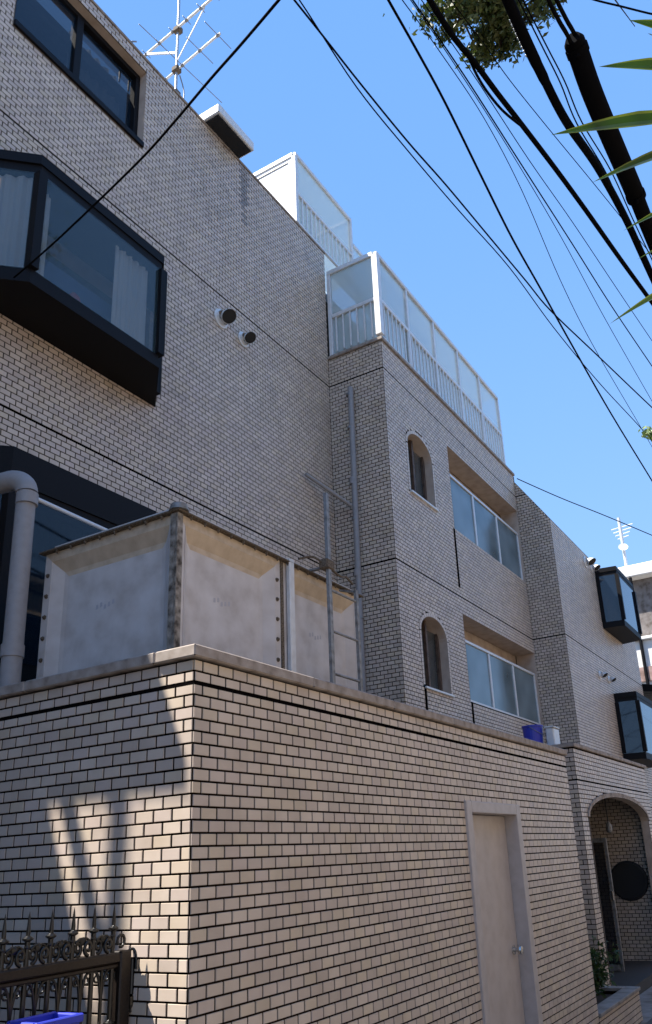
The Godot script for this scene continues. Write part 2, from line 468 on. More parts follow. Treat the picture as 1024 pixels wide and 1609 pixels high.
func emit_tiles(ts: Tiles, walls: Array, hidden = null, stain = null) -> void:
	var order := []
	for i in ts.rec.size():
		var t: Array = ts.rec[i]
		var s := shown_size(t[0], t[1], t[2], t[3], t[4])
		if s > 0.0 and hidden != null and hidden.call(t[0]):
			s = 0.0
		order.append([s, i])
	order.sort_custom(func(a, b): return a[0] > b[0])
	var own := {}
	for k in mini(300, order.size()):
		if order[k][0] > 0.0:
			own[order[k][1]] = true
	var mbs := []
	for w in walls:
		mbs.append(MB.new())
	var shared := {}
	for i in ts.rec.size():
		var t: Array = ts.rec[i]
		var proud := 0.0036 + rng.randf_range(-0.0006, 0.0006)
		if own.has(i):
			var nn: Vector3 = t[2]
			var key := "%d_%d_%d" % [roundi(t[3] * 5000.0), roundi(t[4] * 5000.0), 0 if absf(nn.z) > 0.5 else 1]
			if not shared.has(key):
				var one := MB.new()
				tile_shape(one, Vector3.ZERO, t[1], nn, t[3], t[4], 0.0036)
				shared[key] = one.mesh()
			var o := MeshInstance3D.new()
			o.name = "tile"
			o.mesh = shared[key]
			o.material_override = tile_mats[t[5]]
			var par: Node3D = walls[t[7]]
			par.add_child(o, true)
			o.position = t[0] + nn * (proud - 0.0036)
		else:
			var mb: MB = mbs[t[7]]
			var cc: Color = tile_cols[t[5]].srgb_to_linear() * t[6]
			if stain != null:
				cc = cc * stain.call(t[0])
			mb.col = Color(cc.r, cc.g, cc.b, 1)
			tile_shape(mb, t[0], t[1], t[2], t[3], t[4], proud)
	for w in walls.size():
		if mbs[w].v.size() > 0:
			var o := obj("wall_tiles", mbs[w], M.tile, walls[w])
			o.set_meta("kind", "stuff")

# backing wall with openings: front, back, reveals (rev gets the opening's sides)
func backing(mb: MB, revs: Array, o: Vector3, uu: Vector3, nn: Vector3, u0: float, u1: float, y0: float, y1: float, holes: Array, th := 0.2) -> void:
	var us := [u0, u1]
	var ys := [y0, y1]
	for h in holes:
		us.append(clampf(h[0], u0, u1)); us.append(clampf(h[1], u0, u1))
		ys.append(clampf(h[2], y0, y1)); ys.append(clampf(h[3] + h[4], y0, y1))
	us.sort()
	ys.sort()
	var P := func(u: float, y: float, d: float) -> Vector3: return o + uu * u + Vector3.UP * y + nn * d
	for i in us.size() - 1:
		for j in ys.size() - 1:
			if us[i + 1] - us[i] < 1e-5 or ys[j + 1] - ys[j] < 1e-5:
				continue
			var cu: float = (us[i] + us[i + 1]) * 0.5
			var cy: float = (ys[j] + ys[j + 1]) * 0.5
			var open := false
			for h in holes:
				if cu > h[0] and cu < h[1] and cy > h[2] and cy < h[3] + h[4]:
					open = true
			if open:
				continue
			mb.quad(P.call(us[i], ys[j], 0), P.call(us[i + 1], ys[j], 0), P.call(us[i + 1], ys[j + 1], 0), P.call(us[i], ys[j + 1], 0), nn)
			mb.quad(P.call(us[i], ys[j], -th), P.call(us[i + 1], ys[j], -th), P.call(us[i + 1], ys[j + 1], -th), P.call(us[i], ys[j + 1], -th), -nn)
	mb.quad(P.call(u0, y0, 0), P.call(u0, y1, 0), P.call(u0, y1, -th), P.call(u0, y0, -th), -uu)
	mb.quad(P.call(u1, y0, 0), P.call(u1, y1, 0), P.call(u1, y1, -th), P.call(u1, y0, -th), uu)
	mb.quad(P.call(u0, y1, 0), P.call(u1, y1, 0), P.call(u1, y1, -th), P.call(u0, y1, -th), Vector3.UP)
	for h in holes:
		var f := 0.0045
		var rev := MB.new()
		revs.append(rev)
		rev.quad(P.call(h[0], h[2], f), P.call(h[0], h[3], f), P.call(h[0], h[3], -th), P.call(h[0], h[2], -th), uu)
		rev.quad(P.call(h[1], h[2], f), P.call(h[1], h[3], f), P.call(h[1], h[3], -th), P.call(h[1], h[2], -th), -uu)
		rev.quad(P.call(h[0], h[2], f), P.call(h[1], h[2], f), P.call(h[1], h[2], -th), P.call(h[0], h[2], -th), Vector3.UP)
		if h[4] <= 0.0:
			rev.quad(P.call(h[0], h[3], f), P.call(h[1], h[3], f), P.call(h[1], h[3], -th), P.call(h[0], h[3], -th), Vector3.DOWN)
		else:
			var steps := 16
			var mid: float = (h[0] + h[1]) * 0.5
			var hw: float = (h[1] - h[0]) * 0.5
			for s in steps:
				var ua := mid - hw * cos(PI * s / steps)
				var ub := mid - hw * cos(PI * (s + 1) / steps)
				var yaa: float = h[3] + h[4] * sin(PI * s / steps)
				var ybb: float = h[3] + h[4] * sin(PI * (s + 1) / steps)
				var top: float = h[3] + h[4]
				mb.quad(P.call(ua, yaa, 0), P.call(ub, ybb, 0), P.call(ub, top, 0), P.call(ua, top, 0), nn)
				mb.quad(P.call(ua, yaa, -th), P.call(ub, ybb, -th), P.call(ub, top, -th), P.call(ua, top, -th), -nn)
				rev.quad_auto(P.call(ua, yaa, f), P.call(ub, ybb, f), P.call(ub, ybb, -th), P.call(ua, yaa, -th), P.call(mid, top + 5.0, 0))
func joint_line(mb: MB, o: Vector3, uu: Vector3, nn: Vector3, u0: float, u1: float, y: float) -> void:
	var a := o + uu * u0 + Vector3.UP * (y - 0.0104)
	var b := o + uu * u1 + Vector3.UP * (y - 0.0104)
	var h := Vector3.UP * 0.0208
	mb.quad(a + nn * 0.0012, b + nn * 0.0012, b + h + nn * 0.0012, a + h + nn * 0.0012, nn)
func smooth(path: PackedVector3Array, per := 6) -> PackedVector3Array:
	var out := PackedVector3Array()
	for i in path.size() - 1:
		var p0 := path[maxi(i - 1, 0)]
		var p3 := path[mini(i + 2, path.size() - 1)]
		for k in per:
			out.append(path[i].cubic_interpolate(path[i + 1], p0, p3, float(k) / per))
	out.append(path[path.size() - 1])
	return out

# ---------------------------------------------------------------- garage block
func garage() -> void:
	var t := thing("garage_block", "low beige tiled garage block with flat coping and a narrow metal door", "garage", Vector3(2.6, 0, -1.3))
	var L := 5.18
	var top := 2.487
	var zb := ZM - 0.0
	var mb := MB.new()
	var rev := []
	var dh := [hole(2.765, 3.65, -0.05, 1.935)]
	backing(mb, rev, Vector3.ZERO, Vector3(1, 0, 0), Vector3(0, 0, 1), 0.0, L, 0.0, top, dh, 0.18)
	backing(mb, rev, Vector3.ZERO, Vector3(0, 0, -1), Vector3(-1, 0, 0), 0.0, -zb, 0.0, top, [], 0.18)
	backing(mb, rev, Vector3(L, 0, 0), Vector3(0, 0, -1), Vector3(1, 0, 0), 0.18, -zb, 0.0, top, [], 0.18)
	mb.box(0.17, L - 0.17, 2.30, 2.40, zb, -0.17)
	var wall := obj("wall", mb, M.mortar, t)
	for q in rev:
		obj("door_reveal", q, M.door_frame, wall)
	var ts := Tiles.new()
	# front tiles stop 6 mm short of the arris so that both faces meet cleanly
	tile_wall(ts, 0, Vector3.ZERO, Vector3(1, 0, 0), Vector3(0, 0, 1), -0.006, L, 0.0, top, [hole(2.70, 3.715, -0.05, 1.99)])
	tile_wall(ts, 0, Vector3.ZERO, Vector3(0, 0, -1), Vector3(-1, 0, 0), 0.0, -zb, 0.0, top, [], 0.05)
	tile_wall(ts, 0, Vector3(L, 0, 0), Vector3(0, 0, -1), Vector3(1, 0, 0), 0.0, -zb, 0.0, top, [])
	emit_tiles(ts, [wall])
	var jm := MB.new()
	joint_line(jm, Vector3.ZERO, Vector3(1, 0, 0), Vector3(0, 0, 1), 0.0, L, J0)
	joint_line(jm, Vector3.ZERO, Vector3(0, 0, -1), Vector3(-1, 0, 0), 0.0, -zb, J0)
	obj("floor_joint", jm, M.joint, t)
	# coping: mitred slabs, 25 mm proud of the tiles, in lengths with open joints
	var y0 := 2.492
	var y1 := 2.545
	var n := 6
	for i in n:
		var cp := MB.new()
		var xa := L * i / n + (0.0 if i else -0.03)
		cp.cbox(xa + (0.002 if i else 0.0), L * (i + 1) / n - 0.002, y0, y1, -0.20, 0.028, 0.006)
		obj("coping_slab", cp, M.coping, t)
	for i in 3:
		var cp := MB.new()
		cp.cbox(-0.03, 0.19, y0, y1, -0.202 - (i + 1) * 0.84 + 0.002, -0.202 - i * 0.84 - 0.002, 0.006)
		obj("coping_slab", cp, M.coping, t)
	# door in its frame
	var fr := MB.new()
	fr.cbox(2.69, 2.775, 0.0, 1.998, -0.16, 0.022, 0.004)
	fr.cbox(3.64, 3.725, 0.0, 1.998, -0.16, 0.022, 0.004)
	fr.cbox(2.777, 3.638, 1.922, 1.998, -0.16, 0.022, 0.004)
	obj("door_frame", fr, M.door_frame, t)
	var d := MB.new()
	d.cbox(2.781, 3.634, 0.012, 1.918, -0.115, -0.08, 0.003)
	var door := obj("door", d, M.door, t)
	var k := MB.new()
	k.lathe(Vector3(3.545, 0.985, -0.08), Vector3(0, 0, 1), [[0.0, 0.0], [0.032, 0.0], [0.032, 0.008], [0.014, 0.012], [0.014, 0.032], [0.026, 0.04], [0.031, 0.055], [0.027, 0.068], [0.0, 0.074]], 16)
	obj("door_knob", k, M.steel, door)
	var k2 := MB.new()
	k2.lathe(Vector3(3.545, 0.33, -0.08), Vector3(0, 0, 1), [[0.0, 0.0], [0.02, 0.0], [0.02, 0.008], [0.0, 0.009]], 12)
	obj("lock_cylinder", k2, M.steel, door)
	for y in [0.25, 1.0, 1.7]:
		var hg := MB.new()
		hg.tube(PackedVector3Array([Vector3(2.786, y - 0.05, -0.074), Vector3(2.786, y + 0.05, -0.074)]), 0.009, 8)
		obj("hinge", hg, M.steel, door)

# ---------------------------------------------------------------- apartment house
func pane_sheet(a: Vector3, b: Vector3, y0: float, y1: float, th := 0.006) -> MB:
	var mb := MB.new()
	var d := (b - a).normalized()
	var nn := d.cross(Vector3.UP).normalized() * th * 0.5
	mb.box6([a + Vector3.UP * y0 - nn, b + Vector3.UP * y0 - nn, b + Vector3.UP * y0 + nn, a + Vector3.UP * y0 + nn, a + Vector3.UP * y1 - nn, b + Vector3.UP * y1 - nn, b + Vector3.UP * y1 + nn, a + Vector3.UP * y1 + nn])
	return mb
func curtain_sheet(a: Vector3, b: Vector3, y0: float, y1: float, waves: float, amp: float) -> MB:
	var mb := MB.new()
	var d := b - a
	var nn := d.normalized().cross(Vector3.UP).normalized()
	var steps := int(waves * 8)
	for i in steps:
		var s := float(i) / steps
		var e := float(i + 1) / steps
		var p := a + d * s + nn * amp * (sin(s * waves * TAU) + 0.4 * sin(s * waves * 2.3 * TAU + 1.0))
		var q := a + d * e + nn * amp * (sin(e * waves * TAU) + 0.4 * sin(e * waves * 2.3 * TAU + 1.0))
		mb.quad_auto(p + Vector3.UP * y0, q + Vector3.UP * y0, q + Vector3.UP * y1, p + Vector3.UP * y1, p - nn * 9.0)
	return mb
func bay(t: Node3D, plan: Array, y0: float, y1: float, cap: float, curtains: Array, gl: Material, cloth: Material = null) -> Node3D:
	# plan: wall left, front left, front right, wall right (Vector2 of x, z)
	var base := MB.new()
	var p := []
	for q in plan:
		p.append(Vector3(q.x, 0, q.y))
	var up := Vector3.UP
	var slab := func(into: MB, ya: float, yb: float, grow: float) -> void:
		var c := Vector3((plan[0].x + plan[3].x) * 0.5, 0, plan[0].y)
		var r := []
		for q in p:
			var e: Vector3 = (q - c)
			r.append(q + e.normalized() * grow if absf(q.z - c.z) > 0.01 else q + Vector3(signf(e.x) * grow, 0, 0))
		into.box6([r[0] + up * ya, r[1] + up * ya, r[2] + up * ya, r[3] + up * ya, r[0] + up * yb, r[1] + up * yb, r[2] + up * yb, r[3] + up * yb])
	slab.call(base, y1 - cap, y1, 0.02)
	var o := obj("bay_window", base, M.frame_dark, t)
	for q in [["head_rail", y1 - cap - 0.09, y1 - cap - 0.002, 0.0], ["soffit_tray", y0, y0 + 0.09, 0.01], ["sill_rail", y0 + 0.092, y0 + 0.13, 0.0]]:
		var piece := MB.new()
		slab.call(piece, q[1], q[2], q[3])
		obj(q[0], piece, M.frame_dark, o)
	# posts at the corners and wall
	for i in 4:
		var post := MB.new()
		var q: Vector3 = p[i]
		if i == 0:
			q += (p[1] - p[0]).normalized() * 0.03
		if i == 3:
			q += (p[2] - p[3]).normalized() * 0.03
		post.beam(q + up * (y0 + 0.13), q + up * (y1 - cap - 0.09), 0.075, 0.075, Vector3(0, 0, 1))
		obj("frame_post", post, M.frame_dark, o)
	for i in 3:
		var a: Vector3 = p[i].lerp(p[i + 1], 0.03)
		var b: Vector3 = p[i].lerp(p[i + 1], 0.97)
		obj("pane", pane_sheet(a, b, y0 + 0.12, y1 - cap - 0.08), gl, o)
	for cu in curtains:
		obj("curtain", curtain_sheet(cu[0], cu[1], y0 + 0.14, y1 - cap - 0.10, cu[2], cu[3]), cloth if cloth else M.curtain, o)
	return o
func slanted_lim(y: float) -> Array:
	# side of the far wing: u runs back from the front edge; the top is cut off on a slant
	if y < 7.22:
		return [0.0, 9.0]
	return [(y - 7.22) / 1.55, 9.0]
func house() -> void:
	var t := thing("apartment_house", "tall beige tiled apartment house with dark bay windows and arched openings", "building", Vector3(5.0, 0, -5.0))
	var X := Vector3(1, 0, 0)
	var Z := Vector3(0, 0, 1)
	# ---- tall wall
	var roof := 10.04
	var xl := -1.75
	var h_main := [hole(0.53, 2.10, 8.80, 9.87), hole(0.25, 2.36, 5.96, 6.95), hole(0.25, 2.36, 2.95, 4.34)]
	var mb := MB.new()
	var rev := []
	backing(mb, rev, Vector3(0, 0, ZM), X, Z, xl, XC, 0.0, roof, h_main, 0.22)
	mb.box(xl, xl + 0.2, 0.0, roof, -9.0, ZM - 0.23)
	mb.box(xl, 17.0, 0.0, 7.0, -9.2, -9.0)
	mb.box(xl, 8.0, 7.0, roof, -9.2, -9.0)
	mb.box(7.8, 8.0, 8.0, roof, -9.0, -3.2)
	var w_main := obj("tall_wall", mb, M.mortar, t)
	for q in rev:
		obj("reveal", q, M.plaster, w_main)
	var rf := MB.new()
	rf.box(xl + 0.21, 7.79, 9.55, 9.70, -8.99, ZM - 0.23)
	rf.box(XC - 0.2, 7.79, 8.02, 8.2, -8.99, ZM - 0.23)
	rf.box(XC + 0.03, 16.4, 7.95, 8.1, -8.99, ZC - 0.45)
	for yy in [J0, J1, J2]:
		rf.box(xl + 0.21, 16.3, yy - 0.2, yy, -8.98, ZM - 0.25)
	obj("floor_slab", rf, M.roof, t)
	# room behind the windows
	var rm := MB.new()
	rm.box(xl + 0.22, XC + 0.5, 2.4, 9.5, -5.2, -5.1)
	rm.box(3.6, 3.7, 2.4, 9.5, -5.09, ZM - 0.24)
	obj("partition", rm, M.room, t)
	# ---- stair block
	var ctop := 8.21
	var arch1 := hole(6.23, 6.985, 6.21, 6.93, 0.24)
	var arch2 := hole(6.22, 6.98, 3.60, 4.31, 0.24)
	var bal1 := hole(7.60, XW - 0.03, 6.12, 7.49)
	var bal2 := hole(7.60, XW - 0.03, 3.60, 4.84)
	var mc := MB.new()
	var rc := []
	backing(mc, rc, Vector3(0, 0, ZC), X, Z, XC, XW + 0.05, 0.0, ctop, [arch1, arch2, bal1, bal2], 0.32)
	backing(mc, rc, Vector3(XC, 0, 0), -Z, -X, -ZC, -ZM, 0.0, ctop, [], 0.2)
	var w_st := obj("stair_block_wall", mc, M.mortar, t)
	for q in rc:
		obj("reveal", q, M.plaster, w_st)
	var bk := MB.new()
	bk.box(XC + 0.25, XW + 0.4, 2.5, 8.0, ZC - 0.42, ZC - 0.34)
	obj("recess_back", bk, M.plaster, t)
	# ---- far wing
	var wr := 16.5
	var mw := MB.new()
	var rw := []
	var hb1 := hole(13.6, 15.05, 5.95, 7.0)
	var hb2 := hole(13.65, 15.6, 3.35, 4.4)
	backing(mw, rw, Vector3(0, 0, ZW), X, Z, XW, wr, 0.0, 7.22, [hb1, hb2], 0.2)
	# side with slanted top, and the slanted roof
	mw.prism(PackedVector2Array([Vector2(0, 0), Vector2(1.2, 0), Vector2(1.2, 8.25), Vector2(0.665, 8.25), Vector2(0.0, 7.22)]), Vector3(XW, 0, ZW - 0.0), -Z, X, 0.0, 0.2)
	mw.box6([Vector3(XW + 0.21, 7.08, ZW - 0.02), Vector3(wr, 7.08, ZW - 0.02), Vector3(wr, 8.10, ZW - 0.68), Vector3(XW + 0.21, 8.10, ZW - 0.68), Vector3(XW + 0.21, 7.2, ZW - 0.005), Vector3(wr, 7.2, ZW - 0.005), Vector3(wr, 8.22, ZW - 0.665), Vector3(XW + 0.21, 8.22, ZW - 0.665)])
	mw.box(wr - 0.2, wr, 0.0, 7.1, -9.0, ZW - 0.21)
	var w_wing := obj("wing_wall", mw, M.mortar, t)
	for q in rw:
		obj("reveal", q, M.plaster, w_wing)
	# ---- porch block
	var me := MB.new()
	var re := []
	var arch := hole(7.0, 10.1, -0.02, 1.99, 0.265)
	var ptop := 2.75
	backing(me, re, Vector3(0, 0, ZE), X, Z, XE, XE2, 0.0, ptop, [arch], 0.1)
	backing(me, re, Vector3(XE, 0, 0), -Z, -X, -ZE, -ZC, 0.0, ptop, [], 0.2)
	backing(me, re, Vector3(XE2, 0, 0), -Z, X, -ZE, -ZC, 0.0, ptop, [], 0.18)
	me.box(XE + 0.2, XE2 - 0.2, 2.42, 2.6, ZC + 0.01, ZE - 0.11)
	var w_en := obj("porch_wall", me, M.mortar, t)
	for q in re:
		obj("reveal", q, M.plaster, w_en)
	# ---- tiles of the house
	var ts := Tiles.new()
	tile_wall(ts, 0, Vector3(0, 0, ZM), X, Z, xl, XC, 2.4, roof - 0.003, [h_main[0], hole(0.3, 2.31, 5.90, 7.0), hole(0.3, 2.31, 2.9, 4.38)])
	tile_wall(ts, 1, Vector3(0, 0, ZC), X, Z, XC - 0.006, XW, 2.4, ctop - 0.003, [hole(6.18, 7.035, 6.21, 6.93, 0.29), hole(6.17, 7.03, 3.60, 4.31, 0.29), bal1, bal2], 0.06)
	tile_wall(ts, 1, Vector3(XC, 0, 0), -Z, -X, -ZC, -ZM, 2.4, ctop - 0.003, [])
	tile_wall(ts, 2, Vector3(0, 0, ZW), X, Z, XW - 0.006, wr, 1.6, 7.21, [hole(13.5, 15.15, 5.85, 7.08), hole(13.55, 15.7, 3.22, 4.5)], 0.05)
	tile_wall(ts, 2, Vector3(XW, 0, ZW), -Z, -X, 0.0, -(ZC - ZW), 1.6, 8.2, [], 0.0, slanted_lim)
	tile_wall(ts, 3, Vector3(0, 0, ZE), X, Z, XE - 0.006, XE2, 0.0, ptop, [hole(6.96, 10.14, -0.05, 1.99, 0.315)], 0.02)
	tile_wall(ts, 3, Vector3(XE, 0, 0), -Z, -X, -ZE, -ZC, 0.0, ptop, [])
	tile_wall(ts, 3, Vector3(XE2 - 0.2, 0, 0), -Z, -X, -ZE + 0.1, -ZC, 0.0, 2.4, [])
	var hidden := func(c: Vector3) -> bool:
		# behind the bay windows or the tank
		if c.z > ZM + 0.05:
			return false
		return c.x > 0.0 and c.x < 2.2 and ((c.y > 5.9 and c.y < 7.7) or c.y < 4.75) or c.y < 4.4
	var nz := FastNoiseLite.new()
	nz.seed = 4
	nz.frequency = 0.5
	var nz2 := FastNoiseLite.new()
	nz2.seed = 14
	nz2.frequency = 2.2
	var stain := func(c: Vector3) -> Color:
		var k := 1.0 + 0.08 * nz.get_noise_3d(c.x, c.y * 0.5, c.z) + 0.09 * nz2.get_noise_3d(c.x * 3.0, c.y * 0.7, c.z)
		# soot run below the end of the roof hood
		if c.z < ZM + 0.05 and c.y > 8.6:
			var e := absf(c.x - 3.80 + 0.04 * nz2.get_noise_2d(c.y * 1.5, 0.0))
			if e < 0.09 and c.y > 9.25 + 0.5 * nz2.get_noise_2d(c.x * 9.0, 3.0):
				k *= 0.55
			if c.x > 2.9 and c.x < 4.2 and nz2.get_noise_2d(c.x * 4.0, c.y * 0.5) > 0.28:
				k *= 0.82
		return Color(k, k * 0.995, k * 0.985)
	emit_tiles(ts, [w_main, w_st, w_wing, w_en], hidden, stain)
	# ---- floor joints
	var jm := MB.new()
	for y in [J1, J2]:
		joint_line(jm, Vector3(0, 0, ZM), X, Z, xl, XC, y)
		joint_line(jm, Vector3(0, 0, ZC), X, Z, XC, XW, y)
		joint_line(jm, Vector3(XC, 0, 0), -Z, -X, -ZC, -ZM, y)
	joint_line(jm, Vector3(0, 0, ZW), X, Z, XW, wr, J1)
	joint_line(jm, Vector3(XW, 0, ZW), -Z, -X, 0.0, 0.57, J1)
	joint_line(jm, Vector3(XW, 0, ZW), -Z, -X, 0.37, 0.57, J2)
	joint_line(jm, Vector3(0, 0, ZE), X, Z, XE, XE2, J0)
	joint_line(jm, Vector3(XE, 0, 0), -Z, -X, -ZE, -ZC, J0)
	obj("floor_joint", jm, M.joint, t)
	# dark vertical slots under the window corners
	for s in [[7.575, 5.22, 6.12], [7.64, 3.0, 3.60], [6.21, 3.0, 3.62]]:
		var sl := MB.new()
		sl.box(s[0] - 0.025, s[0] + 0.025, s[1], s[2], ZC - 0.01, ZC + 0.010)
		obj("vertical_slot", sl, M.joint, t)
	# ---- copings and trims
	var cp := MB.new()
	cp.cbox(XC - 0.03, XW + 0.02, ctop, ctop + 0.05, ZC - 0.22, ZC + 0.03, 0.006)
	cp.cbox(XC - 0.03, XC + 0.2, ctop, ctop + 0.05, ZM + 0.008, ZC - 0.223, 0.006)
	obj("coping", cp, M.coping, t)
	var cr := MB.new()
	cr.cbox(xl - 0.03, XC + 0.02, roof, roof + 0.03, ZM - 0.23, ZM + 0.018, 0.005)
	obj("coping", cr, M.coping, t)
	var ce := MB.new()
	ce.cbox(XE - 0.03, XE2 + 0.03, ptop, ptop + 0.045, ZC + 0.012, ZE + 0.03, 0.005)
	obj("porch_coping", ce, M.coping, t)
	var at := MB.new()
	var steps := 20
	for s in steps:
		var pts := []
		for q in [[s, 0.0], [s + 1, 0.0], [s + 1, 0.055], [s, 0.055]]:
			var th: float = PI * q[0] / steps
			pts.append(Vector2(8.55 - (1.55 + q[1]) * cos(th), 1.99 + (0.265 + q[1]) * sin(th)))
		var f := []
		for d in [0.0, 0.02]:
			for q in pts:
				f.append(Vector3(q.x, q.y, ZE + d))
		at.box6(f)
	obj("arch_trim", at, M.coping, t)
	for a in [arch1, arch2]:
		var ring := MB.new()
		var ns := 18
		var am: float = (a[0] + a[1]) * 0.5
		var aw: float = (a[1] - a[0]) * 0.5
		for s in ns:
			var f := []
			for d in [0.0, 0.005]:
				for q in [[s + 0.06, 0.0], [s + 0.94, 0.0], [s + 0.94, 0.046], [s + 0.06, 0.046]]:
					var th: float = PI * q[0] / ns
					f.append(Vector3(am - (aw + q[1]) * cos(th), a[3] + (0.24 + q[1]) * sin(th), ZC + d))
			ring.box6(f)
		for k in 14:
			var yy: float = a[2] + k * 0.05
			if yy > a[3] - 0.03:
				break
			ring.box(a[0] - 0.046, a[0], yy + 0.003, yy + 0.047, ZC, ZC + 0.005)
			ring.box(a[1], a[1] + 0.046, yy + 0.003, yy + 0.047, ZC, ZC + 0.005)
		obj("arch_edging", ring, tile_mats[2], t).set_meta("kind", "stuff")
		var tr := MB.new()
		tr.cbox(a[0] - 0.02, a[1] + 0.03, a[2] - 0.03, a[2] - 0.002, ZC - 0.25, ZC + 0.035, 0.004)
		var o := obj("arched_window", tr, M.frame_white, t)
		var fr := MB.new()
		fr.cbox(a[0] + 0.005, a[0] + 0.05, a[2] + 0.003, a[3] + 0.15, ZC - 0.16, ZC - 0.11, 0.004)
		fr.cbox(a[0] + 0.36, a[0] + 0.41, a[2] + 0.003, a[3] + 0.23, ZC - 0.16, ZC - 0.11, 0.004)
		fr.cbox(a[1] - 0.05, a[1] - 0.005, a[2] + 0.003, a[3] + 0.15, ZC - 0.16, ZC - 0.11, 0.004)
		obj("frame", fr, M.brown_wood, o)
		obj("pane", pane_sheet(Vector3(a[0] + 0.02, 0, ZC - 0.15), Vector3(a[1] - 0.02, 0, ZC - 0.15), a[2] + 0.003, a[3] + 0.12), M.glass, o)
	# balcony screens
	for b in [[6.12, 7.06], [3.60, 4.49]]:
		var fr := MB.new()
		var z0 := ZC - 0.05
		fr.cbox(7.605, XW - 0.035, b[1] - 0.04, b[1], z0 - 0.02, z0 + 0.025, 0.004)
		fr.cbox(7.605, XW - 0.035, b[0] + 0.002, b[0] + 0.04, z0 - 0.02, z0 + 0.03, 0.004)
		var o := obj("balcony_screen", fr, M.frame_white, t)
		var xs := [7.62, 8.55, 9.56, XW - 0.06]
		for i in 4:
			var st := MB.new()
			st.cbox(xs[i] - 0.025, xs[i] + 0.025, b[0] + 0.042, b[1] - 0.042, z0 - 0.018, z0 + 0.022, 0.004)
			obj("mullion", st, M.frame_white, o)
		for i in 3:
			obj("pane", pane_sheet(Vector3(xs[i] + 0.02, 0, z0), Vector3(xs[i + 1] - 0.02, 0, z0), b[0] + 0.03, b[1] - 0.03, 0.008), M.frosted, o)
	# ---- top window in the tall wall
	var tw := MB.new()
	var zt := ZM - 0.11
	tw.cbox(0.532, 2.098, 8.802, 8.87, zt - 0.06, ZM + 0.03, 0.004)
	tw.cbox(0.532, 2.098, 9.81, 9.868, zt - 0.06, zt + 0.03, 0.004)
	tw.cbox(0.532, 0.59, 8.872, 9.808, zt - 0.06, zt + 0.03, 0.004)
	tw.cbox(2.04, 2.098, 8.872, 9.808, zt - 0.06, zt + 0.03, 0.004)
	tw.cbox(1.24, 1.32, 8.872, 9.808, zt - 0.06, zt + 0.035, 0.004)
	var top_w := obj("sliding_window", tw, M.frame_dark, t)
	obj("pane", pane_sheet(Vector3(0.58, 0, zt), Vector3(1.26, 0, zt), 8.86, 9.82), M.glass_dark, top_w)
	obj("pane", pane_sheet(Vector3(1.30, 0, zt - 0.03), Vector3(2.05, 0, zt - 0.03), 8.86, 9.82), M.glass_dark, top_w)
	obj("curtain", curtain_sheet(Vector3(1.32, 0, zt - 0.2), Vector3(2.03, 0, zt - 0.2), 8.86, 9.85, 6.0, 0.02), M.curtain, top_w)
	# ---- bay windows of the tall wall
	var zf := -2.25
	var plan := [Vector2(0.16, ZM + 0.008), Vector2(0.62, zf), Vector2(1.96, zf), Vector2(2.42, ZM + 0.008)]
	var c1 := [[Vector3(0.26, 0, ZM + 0.02), Vector3(0.60, 0, zf - 0.07), 5.0, 0.012], [Vector3(1.48, 0, zf - 0.09), Vector3(1.88, 0, zf - 0.09), 5.0, 0.014], [Vector3(0.7, 0, zf - 0.12), Vector3(0.82, 0, zf - 0.12), 2.0, 0.012]]
	var b1 := bay(t, plan, 5.86, 7.08, 0.09, c1, M.glass)
	var cb := MB.new()
	cb.cbox(0.85, 1.75, 5.99, 6.42, zf - 0.42, zf - 0.22, 0.04)
	obj("blue_cushion", cb, M.blue_cloth, b1)
	var rd := MB.new()
	rd.lathe(Vector3(1.12, 5.99, zf - 0.13), Vector3.UP, [[0.0, 0.0], [0.05, 0.01], [0.065, 0.06], [0.05, 0.12], [0.02, 0.16], [0.0, 0.165]], 12)
	obj("red_ornament", rd, M.red_cloth, b1)
	var plan2 := [Vector2(0.16, ZM + 0.008), Vector2(0.64, zf), Vector2(1.98, zf), Vector2(2.44, ZM + 0.008)]
	var c2 := [[Vector3(0.75, 0, zf - 0.10), Vector3(1.75, 0, zf - 0.10), 9.0, 0.016]]
	bay(t, plan2, 2.86, 4.48, 0.26, c2, M.glass_dark, M.curtain_teal)
	# ---- bay windows of the far wing
	var zf2 := ZW + 0.42
	bay(t, [Vector2(13.50, ZW + 0.008), Vector2(13.56, zf2), Vector2(15.02, zf2), Vector2(15.12, ZW + 0.008)], 5.80, 7.06, 0.09, [], M.glass_far)
	bay(t, [Vector2(13.52, ZW + 0.008), Vector2(13.58, zf2), Vector2(15.6, zf2), Vector2(15.7, ZW + 0.008)], 3.20, 4.48, 0.09, [[Vector3(13.75, 0, zf2 - 0.1), Vector3(15.4, 0, zf2 - 0.1), 8.0, 0.02]], M.glass_far)
	# ---- round vent caps
	for q in [[3.375, 7.47, ZM, 0.085, 1.0], [3.775, 7.43, ZM, 0.07, 0.8], [12.8, 7.02, ZW, 0.09, 1.0], [13.25, 7.02, ZW, 0.075, 0.9], [12.62, 4.70, ZW, 0.06, 0.8], [13.3, 4.72, ZW, 0.055, 0.8]]:
		vent_cap(t, Vector3(q[0], q[1], q[2]), q[3])
	# ---- downpipe on the side of the stair block
	var dp := MB.new()
	var px := XC - 0.055
	dp.tube(PackedVector3Array([Vector3(px, 2.5, -2.42), Vector3(px, 7.62, -2.38)]), 0.038, 12)
	var dpo := obj("downpipe", dp, M.pvc, t)
	for y in [3.4, 4.95, 6.2]:
		var sk := MB.new()
		sk.tube(PackedVector3Array([Vector3(px, y, -2.41), Vector3(px, y + 0.09, -2.41)]), 0.047, 12)
		obj("socket", sk, M.pvc, dpo)
